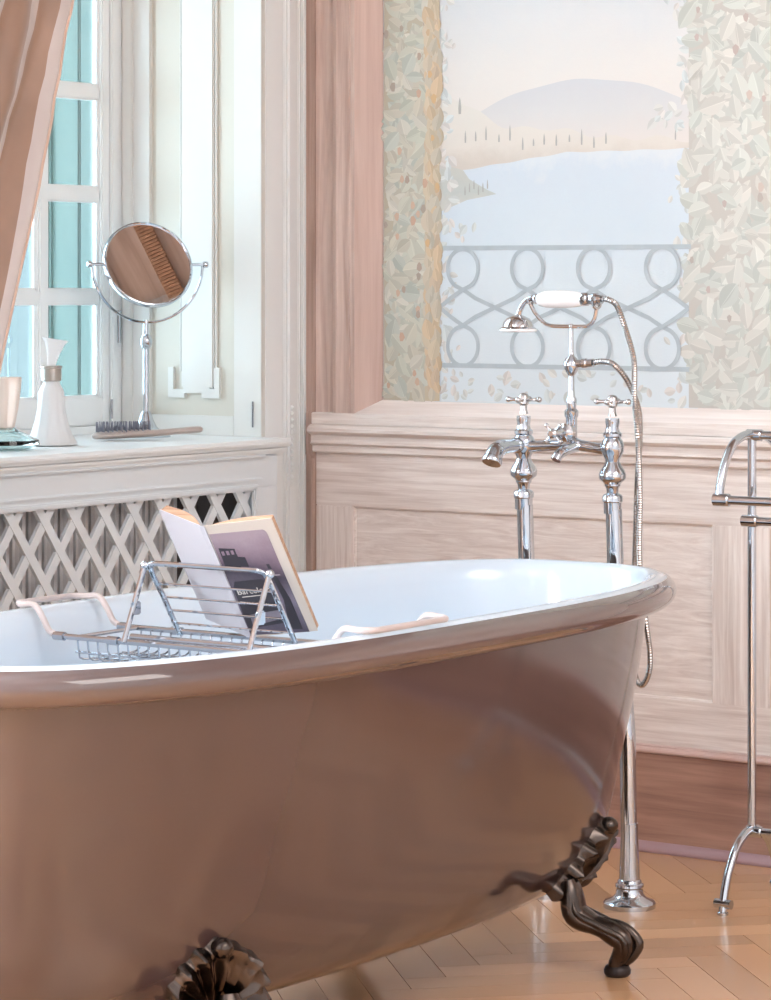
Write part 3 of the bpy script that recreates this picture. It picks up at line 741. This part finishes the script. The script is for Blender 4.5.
for k in range(22):
    x = .835 + k * .0195
    m.tube(smooth_path([(x, YF, CZ), (x, YF + .004, BZ + .01), (x, YF + .014, BZ), (x, (YF + YB) / 2, BZ), (x, YB - .014, BZ), (x, YB - .004, BZ + .01), (x, YB, CZ)], .012), .0016, 6)
for y in (YF + .002, YF + .04, YB - .04, YB - .002): m.tube([(.83, y, BZ + (.012 if y in (YF + .002, YB - .002) else 0)), (1.25, y, BZ + (.012 if y in (YF + .002, YB - .002) else 0))], .0018, 6)
m.build('wire_basket', chrome_soft, ca_)
XL, XR, AY, AZ, FY, BY_ = .960, 1.176, -1.684, .699, -1.712, -1.612
st = MB()
st.tube(smooth_path([(XL, BY_, CZ + .006), (XL, BY_ + (AY - BY_) * .5, CZ + .006 + (AZ - CZ - .006) * .5), (XL, AY + .004, AZ - .008), (XL + .008, AY, AZ), (XL + .03, AY, AZ + .001), ((XL + XR) / 2, AY, AZ + .001), (XR - .03, AY, AZ + .001), (XR - .008, AY, AZ), (XR, AY + .004, AZ - .008), (XR, BY_ + (AY - BY_) * .5, CZ + .006 + (AZ - CZ - .006) * .5), (XR, BY_, CZ + .006)], .008), .0042, 10)
stand = st.build('book_stand', chrome, ca_)
I4 = Matrix.Identity(4)
for k in range(4):
    u = .15 + .19 * k; q = MB(); q.tube([(XL, BY_ + (AY - BY_) * u, CZ + .006 + (AZ - CZ - .006) * u), (XR, BY_ + (AY - BY_) * u, CZ + .006 + (AZ - CZ - .006) * u)], .0018, 8)
    q.build('rod', chrome, stand).matrix_parent_inverse = I4
for x in (XL - .007, XR + .007):
    q = MB(); q.tube([(x, FY - .022, CZ + .004), (x, AY - .002, AZ - .006)], .0042, 10); q.ball((x, AY, AZ - .003), .0075, 12)
    q.box(x - .003, x + .003, (FY + AY) / 2 - .018, (FY + AY) / 2 + .002, .625, .645, .002)
    q.build('prop_leg', chrome, stand).matrix_parent_inverse = I4

# ================================================================== BOOK
bk = thing('open_book', (1.10, -1.64, .60), 'open paperback standing on the bath rack with its covers towards the camera', 'book')
sdir = Vector((0, AY - BY_, AZ - CZ - .006)).normalized(); xdir = Vector((1, 0, 0)); back = xdir.cross(sdir); back = back if back.y > 0 else -back
org = Vector((1.083, BY_ + .011, CZ + .008))
BH = .205
def bp3(x, h, dpt): return org + xdir * x + sdir * h + back * dpt
def leafdir(ang, sgn): return (sgn * math.cos(math.radians(ang)), math.sin(math.radians(ang)))
def cover(sgn, ang, wid, mat, name, t=.0012):
    cx_, dx_ = leafdir(ang, sgn); b = MB()
    o0 = [(sgn * .004, .0), (sgn * .004 + cx_ * wid, dx_ * wid)]
    q = [bp3(o0[0][0], 0, o0[0][1]), bp3(o0[1][0], 0, o0[1][1]), bp3(o0[1][0], BH, o0[1][1]), bp3(o0[0][0], BH, o0[0][1])]
    n_ = (q[1] - q[0]).cross(q[3] - q[0]).normalized()
    if n_.dot(back) < 0: n_ = -n_
    b.poly(q, n_ * t); return b.build(name, mat, bk), q, n_
WL, WR, AL, AR = .104, .108, 18, 14
o, qL, nL = cover(-1, AL, WL, cover_m, 'back_cover')
o, qR, nR = cover(1, AR, WR, cover_cream, 'front_cover')
m = MB(); m.poly([bp3(-.0045, 0, .0), bp3(.0045, 0, .0), bp3(.0045, BH, .0), bp3(-.0045, BH, .0)], back * -.0012); m.build('spine', cover_m, bk)
def pages(q, n_, sgn, thick, name):
    b = MB(); inner_e = [(q[0] + n_ * .0013), (q[3] + n_ * .0013)]; d = (q[1] - q[0]); up = (q[3] - q[0]); NS = 10
    def sec(i, u):           # thickness grows quickly from the gutter, eases to the fore-edge
        return thick * (math.sin(min(1, u * 1.4) * PI / 2)) * (1 - .35 * u)
    rows = []
    for i in range(NS + 1):
        u = i / NS; base_ = q[0] + d * (u * .985) + n_ * .0013; top = sec(i, u)
        rows.append([b.bm.verts.new(base_ + up * .006), b.bm.verts.new(base_ + n_ * top + up * .006), b.bm.verts.new(base_ + n_ * top + up * .99), b.bm.verts.new(base_ + up * .99)])
    for A, B in zip(rows, rows[1:]):
        for k in range(4): b.bm.faces.new((A[k], A[(k + 1) % 4], B[(k + 1) % 4], B[k]))
    b.bm.faces.new(rows[0]); b.bm.faces.new(rows[-1]); b.build(name, page_m, bk, smooth=30)
pages(qL, nL, -1, .020, 'page_block'); pages(qR, nR, 1, .016, 'page_block')
def on_front(u, v, lift): return qR[0] + (qR[1] - qR[0]) * u + (qR[3] - qR[0]) * v - nR * lift
def patch(name, uv, mat, lift, par):
    b = MB(); b.poly([on_front(u, v, lift) for u, v in uv], -nR * .0003); o = b.build(name, mat, par); return o
rc_ = [(.80 + .055 * math.sin(t * PI / 2 / 6), .865 + .05 * math.cos(t * PI / 2 / 6)) for t in range(7)]
patch('cover_photo', [(.0, .02), (.88, .0), (.86, .6)] + rc_[::-1] + [(.02, .925)], photo_m, .0001, bk)
patch('cover_building', [(.06, .62), (.40, .60), (.40, .70), (.30, .71), (.30, .78), (.07, .80)], ink_m, .0006, bk)
patch('cover_shadow', [(.02, .08), (.55, .10), (.62, .28), (.60, .45), (.50, .50), (.10, .50), (.04, .44)], ink_m, .0006, bk)
patch('cover_shadow', [(.62, .04), (.80, .03), (.80, .30), (.70, .62), (.66, .62), (.70, .3)], ink_m, .0006, bk)
patch('cover_pavement', [(.10, .10), (.56, .14), (.60, .22), (.12, .2)], plain('cover_grey', (120, 112, 122), .45), .0010, bk)
for k in range(4): patch('cover_window', [(.09 + .07 * k, .735), (.13 + .07 * k, .735), (.13 + .07 * k, .77), (.09 + .07 * k, .77)], plain('cover_mauve', (132, 112, 124), .45), .0010, bk)
cu_ = bpy.data.curves.new('cover_title', 'FONT'); cu_.body = 'Barcelona'; cu_.size = .0142; cu_.extrude = .0002; cu_.align_x = 'LEFT'
to = bpy.data.objects.new('tmp_title', cu_); COL.objects.link(to)
dg = bpy.context.evaluated_depsgraph_get(); tme = bpy.data.meshes.new_from_object(to.evaluated_get(dg)); bpy.data.objects.remove(to)
ex = (qR[1] - qR[0]).normalized(); ey = (qR[3] - qR[0]).normalized(); ez = ex.cross(ey)
if ez.dot(nR) > 0: ez = -nR
pos = on_front(.07, .385, .0012)
Mx = Matrix(((ex.x, ey.x, ez.x, pos.x), (ex.y, ey.y, ez.y, pos.y), (ex.z, ey.z, ez.z, pos.z), (0, 0, 0, 1)))
tme.transform(XF @ Mx); tme.materials.clear(); tme.materials.append(ink_l); tme.name = 'cover_title'
to = bpy.data.objects.new('cover_title', tme); COL.objects.link(to); to.parent = bk; to.matrix_parent_inverse = Matrix.Translation(-bk.location)
patch('title_rule', [(.12, .358), (.44, .360), (.44, .366), (.12, .364)], ink_l, .0012, bk)
patch('title_rule', [(.60, .52), (.80, .515), (.80, .525), (.60, .53)], plain('cover_pale', (160, 150, 154), .45), .0010, bk)

XF = None
# ================================================================== BATH TAP
PY = -.49
tap = thing('bath_tap', (1.0, PY, 0), 'chrome floor-standing bath filler with cross handles behind the tub end', 'bath tap')
PZ = [(0, 0), (.05, .0), (.3, -.004), (.42, -.013), (.55, -.027), (.66, -.031), (.8, -.035), (1.2, -.035)]
XRb, XLb = 1.087, .899
FL = [(.047, 0), (.047, .008), (.044, .012), (.031, .017), (.025, .024), (.024, .034), (.026, .037), (.0255, .041), (.022, .043), (.0215, .047), (.019, .05), (.0182, .07), (.016, .12), (.0155, .15)]
UP = [(.016, .702), (.0165, .722), (.0185, .724), (.0185, .733), (.0165, .736), (.0105, .739), (.0115, .748), (.0145, .752), (.0145, .755), (.017, .758), (.0235, .763), (.0248, .767), (.0248, .773), (.022, .780), (.0165, .788), (.013, .795), (.014, .80), (.0175, .806), (.0205, .814), (.0212, .823), (.0185, .833), (.0145, .838), (.017, .841), (.017, .846), (.0135, .849), (.0118, .858), (.0132, .866), (.013, .873), (.0085, .877), (.0062, .884), (.0062, .892), (.0092, .895), (.0098, .909), (.0075, .913), (.004, .915), (0, .9155)]
body_x = {}
for side, xb in (('r', XRb), ('l', XLb)):
    xt = xb + lerp(PZ, .82); body_x[side] = xt
    m = MB(); m.lathe(FL, (xb, PY, 0), n=40)
    m.build('floor_flange', chrome, tap)
    zs = [.12 + .59 * k / 40 for k in range(41)]
    m = MB(); m.tube([(xb + lerp(PZ, z), PY, z) for z in zs], .015, 24); sp_ = m.build('standpipe', chrome, tap)
    m = MB(); m.lathe(UP[:28], (xt, PY, 0), n=32); m.build('valve_body', chrome, tap)
    m = MB(); m.lathe(UP[28:], (xt, PY, 0), n=24)
    for k in range(4):
        a = math.radians(12 + 90 * k); dx, dy = math.cos(a), math.sin(a)
        m.tube([(xt + dx * .006, PY + dy * .006, .903), (xt + dx * .02, PY + dy * .02, .903), (xt + dx * .027, PY + dy * .027, .903)], [.0042, .003, .0042], 10)
        m.ball((xt + dx * .030, PY + dy * .030, .903), .0055, 12)
    m.build('cross_handle', nickel, tap)
xl, xr = body_x['l'], body_x['r']; xm = .969 - .003
m = MB(); m.tube([(xl + .015, PY, .818), (xl + .03, PY, .818), (xm - .02, PY, .822), (xm, PY, .826), (xm + .02, PY, .822), (xr - .03, PY, .818), (xr - .015, PY, .818)], [.012, .010, .010, .014, .010, .010, .012], 20)
m.tube(smooth_path([(xm + .012, PY, .82), (xm + .008, PY - .03, .815), (xm + .004, PY - .05, .808), (xm + .002, PY - .058, .798)], .005), .0095, 16)
m.build('crossbar', chrome, tap)
m = MB(); m.tube(smooth_path([(xl, PY - .012, .820), (xl, PY - .04, .820), (xl, PY - .065, .8195), (xl, PY - .083, .817), (xl, PY - .096, .811), (xl, PY - .105, .800)], .006), [.0125 + .0045 * min(1, max(0, (q - 6) / 9)) for q in range(200)][:len(smooth_path([(xl, PY - .012, .820), (xl, PY - .04, .820), (xl, PY - .065, .8195), (xl, PY - .083, .817), (xl, PY - .096, .811), (xl, PY - .105, .800)], .006))], 20)
m.lathe([(.0135, 0), (.0145, .003), (.0145, .010), (.0128, .012)], (xl, PY - .02, .820), (0, -1, 0), n=24)
m.lathe([(.0172, -.002), (.0182, .0), (.0182, .006), (.0172, .009)], (xl, PY - .1085, .793), (0, .5, .87), n=24)
m.build('spout', chrome, tap)
m = MB(); m.lathe([(.0105, .825), (.0105, .872), (.0125, .875), (.013, .884), (.0085, .889), (.0095, .897), (.0095, .906), (.0065, .911), (.0052, .93), (.0052, .948), (.0075, .951), (.011, .956), (.0148, .964), (.0148, .971), (.011, .979), (.0055, .984), (.004, .99), (.0038, 1.036)], (xm, PY, 0), n=24); m.build('riser', chrome, tap)
m = MB(); m.lathe([(.012, .006), (.0165, .012), (.0165, .022), (.010, .026), (.006, .032), (.005, .055), (.0085, .058), (.009, .068), (.005, .072)], (xm, PY, .846), (0, -1, 0), n=24)
for k in range(4):
    a = math.radians(45 + 90 * k); dx, dz = math.cos(a), math.sin(a)
    m.tube([(xm + dx * .006, PY - .063, .846 + dz * .006), (xm + dx * .018, PY - .063, .846 + dz * .018)], [.003, .0026], 8); m.ball((xm + dx * .020, PY - .063, .846 + dz * .020), .0042, 10)
m.build('diverter', nickel, tap)
m = MB(); m.lathe([(.0075, .012), (.0075, .022), (.009, .024), (.009, .032), (.0075, .034), (.0075, .046)], (xm, PY, .9695), (1, 0, .06), n=20); m.build('hose_outlet', chrome, tap)
HZ = 1.087
m = MB(); m.tube(smooth_path([(.879, PY, 1.079), (.887, PY, 1.064), (.906, PY, 1.045), (.924, PY, 1.0385), (.95, PY, 1.0375), (xm, PY, 1.0375), (.985, PY, 1.0375), (1.003, PY, 1.040), (1.014, PY, 1.051), (1.019, PY, 1.070)], .006), .0036, 10)
m.tube(smooth_path([(.879, PY - .011, 1.088), (.879, PY - .008, 1.081), (.879, PY, 1.0785), (.879, PY + .008, 1.081), (.879, PY + .011, 1.088)], .004), .003, 8)
m.tube(smooth_path([(1.019, PY - .0158, 1.084), (1.019, PY - .010, 1.0735), (1.019, PY, 1.0708), (1.019, PY + .010, 1.0735), (1.019, PY + .0158, 1.084)], .004), .003, 8)
m.ball((xm, PY, 1.0375), .0052, 12); m.build('cradle', nickel, tap)

# hand shower lying in the cradle
hs = thing('hand_shower', (.94, PY, HZ), 'hand shower with white porcelain grip resting in the tap cradle, steel hose', 'hand shower')
m = MB(); m.lathe([(.0085, .894), (.0125, .899), (.0155, .912), (.0165, .935), (.0160, .955), (.0145, .975), (.0120, .99)], (0, PY, HZ), (1, 0, 0), n=28); m.build('porcelain_grip', porcelain, hs)
m = MB(); m.lathe([(.0115, .988), (.0125, .990), (.0125, 1.000), (.0105, 1.002), (.0105, 1.010), (.0118, 1.012), (.0118, 1.020), (.009, 1.022), (.0085, 1.030)], (0, PY, HZ), (1, 0, 0), n=24); m.build('grip_collar', chrome, hs)
m = MB(); m.tube(smooth_path([(.896, PY, HZ), (.884, PY, HZ + .002), (.868, PY, HZ - .004), (.857, PY, HZ - .018), (.853, PY, HZ - .032), (.852, PY, HZ - .040)], .004), .0052, 14); m.lathe([(.0085, .888), (.0095, .890), (.0095, .895), (.008, .897)], (0, PY, HZ), (1, 0, 0), n=20); m.build('gooseneck', chrome, hs)
m = MB(); m.lathe([(.0055, 1.060), (.007, 1.0575), (.013, 1.0555), (.021, 1.0515), (.0265, 1.045), (.029, 1.0365), (.034, 1.033), (.034, 1.0285), (.030, 1.0265), (0, 1.0265)], (.852, PY, 0), n=36); m.build('shower_head', nickel, hs)
m = MB(); m.lathe([(.0338, 1.0325), (.0354, 1.0315), (.0354, 1.0285), (.0338, 1.0270)], (.852, PY, 0), n=36); m.build('head_ring', porcelain, hs)
hp = [(1.0300, PY, 1.0875), (1.0450, PY, 1.086), (1.0600, PY + .002, 1.075), (1.0720, PY + .008, 1.04), (1.0880, PY + .014, .978), (1.0870, PY + .018, .907), (1.0930, PY + .02, .836), (1.0960, PY + .022, .729), (1.0940, PY + .024, .622), (1.1050, PY + .026, .515), (1.1130, PY + .028, .455), (1.1100, PY + .030, .418), (1.0950, PY + .034, .394), (1.0800, PY + .038, .402), (1.0710, PY + .042, .44), (1.0730, PY + .04, .55), (1.0800, PY + .034, .66), (1.0860, PY + .03, .76), (1.0890, PY + .034, .836), (1.0860, PY + .034, .89), (1.0740, PY + .018, .938), (1.0560, PY, .969), (1.0320, PY, .975), (1.0138, PY, .9728)]
path = smooth_path(hp, .0022)
m = MB(); m.tube(path, [.0056 if i % 2 else .0047 for i in range(len(path))], 10); m.build('shower_hose', hose_m, hs, smooth=25)

# ================================================================== TOWEL RACK
TXr = 1.256; cy0 = -.344; TX2 = TXr + .62
tr = thing('towel_rack', (TXr + .3, cy0, 0), 'chrome free-standing towel rack with arched ends at the right edge', 'towel rack')
for x in (TXr, TX2):
    m = MB(); m.tube([(x, cy0, .125), (x, cy0, .842)], .008, 16); m.build('post', chrome, tr)
    m = MB(); m.tube(smooth_path([(x, -.468, .734), (x, -.462, .765), (x, -.444, .800), (x, -.417, .828), (x, -.382, .8415), (x, cy0, .8445), (x, -.302, .8415), (x, -.263, .828), (x, -.233, .80), (x, -.212, .765), (x, -.205, .734)], .008), .008, 14)
    m.build('arch', chrome, tr)
    for s in (-1, 1):
        m = MB(); m.tube(smooth_path([(x, cy0, .134), (x, cy0 + s * .025, .131), (x, cy0 + s * .060, .110), (x, cy0 + s * .088, .073), (x, cy0 + s * .104, .035), (x, cy0 + s * .110, .004)], .006), .008, 14)
        m.tube([(x - .016, cy0 + s * .108, .019), (x + .016, cy0 + s * .108, .019)], .0085, 14)
        m.lathe([(.010, .0), (.010, .004), (.008, .006)], (x, cy0 + s * .110, 0), n=18)
        m.build('leg', chrome, tr)
    for (y, z, r) in ((-.468, .734, .0115), (-.205, .734, .0115), (-.362, .690, .0105), (cy0, .843, .0105), (cy0, .131, .0105)):
        m = MB(); m.lathe([(.0, -.011), (r * .8, -.0108), (r, -.009), (r, .019), (r * .85, .021), (0, .0212)], (x, y, z), (1, 0, 0), n=20); m.build('collar', chrome, tr)
for (y, z, r) in ((-.468, .734, .0082), (-.205, .734, .0082), (-.362, .690, .0080), (cy0, .843, .008), (cy0, .131, .008)):
    m = MB(); m.tube([(TXr - .006, y, z), (TX2 + .006, y, z)], r, 16); m.build('rail', chrome, tr)

# ================================================================== ON THE SILL
SZ = .795
# vanity mirror
mx, my = -.208, -.275
vm = thing('vanity_mirror', (mx, my, SZ), 'round chrome swivel mirror on a pedestal standing on the window sill', 'mirror')
m = MB(); m.lathe([(.052, 0), (.052, .004), (.047, .007), (.034, .012), (.023, .022), (.016, .036), (.012, .048), (.0085, .054)], (mx, my, SZ), n=36); m.build('pedestal', chrome, vm)
m = MB(); m.lathe([(.0065, .050), (.0065, .185), (.009, .188), (.013, .196), (.0135, .204), (.010, .212), (.007, .216), (.0065, .235), (.005, .246)], (mx, my, SZ), n=20); m.build('stem', chrome, vm)
vv = Vector((-math.sin(math.radians(34.8)), math.cos(math.radians(34.8)), 0)); rr = Vector((math.cos(math.radians(34.8)), math.sin(math.radians(34.8)), 0))
cen = Vector((mx, my, 1.158)) + rr * .004
nrm = (-.835 * vv + .361 * rr + .416 * Vector((0, 0, 1))).normalized(); ax = (.918 * rr + .397 * vv).normalized()
YR = .122
m = MB(); m.tube([cen + ax * (YR * math.cos(t)) + Vector((0, 0, -YR * math.sin(t))) for t in [PI * k / 40 for k in range(41)]], .0030, 10)
m.build('yoke', chrome, vm)
for s in (-1, 1):
    m = MB(); m.tube([cen + ax * (s * .098), cen + ax * (s * .128)], .0035, 10); m.lathe([(.0065, 0), (.0075, .003), (.0065, .009), (.003, .011)], cen + ax * (s * .124), ax * s, n=16); m.build('pivot_knob', chrome, vm)
m = MB(); m.lathe([(.0, -.006), (.088, -.006), (.096, -.003), (.0985, .002), (.0985, .008), (.0965, .012), (.0945, .0125), (.0925, .011), (.0925, .0085)], cen - nrm * .006, nrm, n=64, caps=False); m.build('mirror_frame', chrome, vm)
m = MB(); m.lathe([(.0927, .0), (.0927, .0085), (.0, .0085)], cen - nrm * .006, nrm, n=64); m.build('mirror_glass', mirror_m, vm, smooth=20)
# hairbrush
hb = thing('hairbrush', (-.13, -.37, SZ), 'grey handled hairbrush lying bristles up on the window sill', 'hairbrush')
p0, p1 = Vector((-.190, -.470, SZ)), Vector((-.060, -.270, SZ)); hd = (p1 - p0); Lh = hd.length; hd.normalize(); hl = Vector((-hd.y, hd.x, 0))
pf = [(0, .006, .006), (.012, .020, .008), (.04, .029, .009), (.07, .030, .009), (.10, .025, .009), (.125, .013, .008), (.145, .009, .007), (.18, .011, .007), (.22, .013, .008), (Lh - .008, .011, .007), (Lh, .005, .005)]
m = MB(); rings = []
for s_, w, h in pf:
    zc = SZ + .010 + (.004 * math.sin(s_ / Lh * PI * 1.0)) + .010 * max(0, s_ - .14) / .1
    rings.append([m.bm.verts.new(p0 + hd * s_ + hl * (w * math.cos(2 * PI * k / 16)) + Vector((0, 0, zc - SZ + h * math.sin(2 * PI * k / 16)))) for k in range(16)])
for A, B in zip(rings, rings[1:]):
    for k in range(16): m.bm.faces.new((A[k], A[(k + 1) % 16], B[(k + 1) % 16], B[k]))
m.bm.faces.new(rings[0]); m.bm.faces.new(rings[-1])
o = m.build('handle', brush_wood, hb, smooth=60); sb = o.modifiers.new('Subsurf', 'SUBSURF'); sb.levels = 1; sb.render_levels = 2
m = MB()
for i in range(13):
    for j in range(-3, 4):
        s_ = .012 + .0092 * i; w = lerp([(a, b_) for a, b_, c_ in pf], s_) - .006
        if abs(j) * .0078 < w:
            q = p0 + hd * s_ + hl * (j * .0078) + Vector((0, 0, .018)); m.tube([q, q + Vector((random.uniform(-.002, .002), random.uniform(-.002, .002), .021))], [.0017, .0009], 5)
m.build('bristle', bristle_m, hb, kind='stuff')
# clear bottle
gx, gy = -.14, -.652
gb = thing('glass_bottle', (gx, gy, SZ), 'clear flared glass bottle with a grey collar and tilted flat stopper on the sill', 'bottle')
K_ = .78
out = [(.001, .0), (.052, .0), (.066, .003), (.064, .008), (.052, .024), (.042, .048), (.036, .07), (.0335, .092), (.0325, .106), (.029, .113), (.020, .120), (.0175, .124), (.0175, .130)]
inn = [(.0145, .130), (.0145, .122), (.024, .112), (.0285, .100), (.030, .085), (.034, .06), (.043, .03), (.050, .014), (.02, .010), (0, .010)]
m = MB(); m.lathe([(r * K_, z) if z < .118 else (r * .93, z) for r, z in out + inn], (gx, gy, SZ), n=48, flute=12, amp=.03, caps=False); m.build('bottle_body', frost_glass, gb, smooth=40)
m = MB(); m.lathe([(.0185, .128), (.0205, .130), (.0205, .153), (.022, .155), (.022, .158), (.017, .159)], (gx, gy, SZ), n=28); m.build('collar', plain('tarnished_silver', (176, 168, 160), .3, metal=.8), gb)
m = MB(); Mr = Matrix.Translation((gx, gy, SZ + .158)) @ Matrix.Rotation(math.radians(35), 4, 'Z') @ Matrix.Rotation(math.radians(9), 4, 'Y')
w_ = [(.008, 0), (.010, .012), (.014, .03), (.020, .046), (.026, .054)]
def stp(i, j): return Vector((0, 0, 0))
rings = []
for hw, z in w_: rings.append([m.bm.verts.new(Mr @ Vector((hw * sx_, hw * .42 * sy_, z))) for sx_, sy_ in ((-1, -.6), (-.7, -1), (.7, -1), (1, -.6), (1, .6), (.7, 1), (-.7, 1), (-1, .6))])
for A, B in zip(rings, rings[1:]):
    for k in range(8): m.bm.faces.new((A[k], A[(k + 1) % 8], B[(k + 1) % 8], B[k]))
m.bm.faces.new(rings[0]); m.bm.faces.new(rings[-1]); m.build('stopper', frost_glass, gb, smooth=20)
# pink-stoppered decanter at the left edge
dx_, dy_ = -.10, -.832
dc = thing('glass_decanter', (dx_, dy_, SZ), 'wide based glass decanter with a frosted pinkish stopper at the left end of the sill', 'decanter')
m = MB(); m.lathe([(.001, 0), (.030, 0), (.050, .003), (.068, .012), (.066, .020), (.045, .030), (.026, .038), (.020, .044), (.017, .044), (.021, .036), (.04, .026), (.058, .017), (.045, .009), (0, .007)], (dx_, dy_, SZ), n=40, caps=False); m.build('decanter_body', clear_glass('aqua_glass', (.82, .95, .95), .02), dc)
m = MB(); m.lathe([(.0165, .036), (.019, .05), (.025, .08), (.030, .12), (.0315, .138), (.030, .141), (.0, .141)], (dx_, dy_, SZ), n=32, flute=8, amp=.04); m.build('stopper', frost_pink, dc)

# ================================================================== LIGHT
w = bpy.data.worlds.new('daylight'); scn.world = w; w.use_nodes = True
bg = w.node_tree.nodes['Background']; bg.inputs['Color'].default_value = (.72, .88, 1.0, 1); bg.inputs['Strength'].default_value = 10.5
def area(name, loc, rot, sx_, sy_, power, col, portal=False):
    l = bpy.data.lights.new(name, 'AREA'); l.shape = 'RECTANGLE'; l.size = sx_; l.size_y = sy_; l.energy = power; l.color = col
    if portal: l.cycles.is_portal = True
    o = bpy.data.objects.new(name, l); COL.objects.link(o); o.location = loc; o.rotation_euler = rot; o['kind'] = 'helper'; return o
area('window_portal', (-.47, -1.0, 1.7), (0, -PI / 2, 0), 1.84, 1.74, 1, (1, 1, 1), True)
area('fill_window_light', (-.47, -4.2, 1.7), (0, -PI / 2, 0), 1.82, 1.8, 640, (.90, .96, 1.0))  # fill light set in the added, unseen window opening
area('ceiling_fill', (3.7, -2.2, 2.75), (0, math.radians(38), 0), 2.0, 2.0, 62, (1, .95, .92))  # added overhead fill, stands for no actual lamp

# ================================================================== CAMERA
cd = bpy.data.cameras.new('camera'); cam = bpy.data.objects.new('camera', cd); COL.objects.link(cam)
cam.location = (3.69, -5.0, 1.10); cam.rotation_euler = (PI / 2, 0, math.radians(34.8))
cd.sensor_fit = 'HORIZONTAL'; cd.sensor_width = 36; cd.lens = 2900 / 771 * 36; cd.shift_y = -(500 - 292) / 771; cd.clip_end = 100
scn.camera = cam
vs_ = scn.view_settings; vs_.view_transform = 'Standard'; vs_.look = 'None'; vs_.exposure = 0.0; vs_.gamma = 1.0; vs_.use_curve_mapping = False
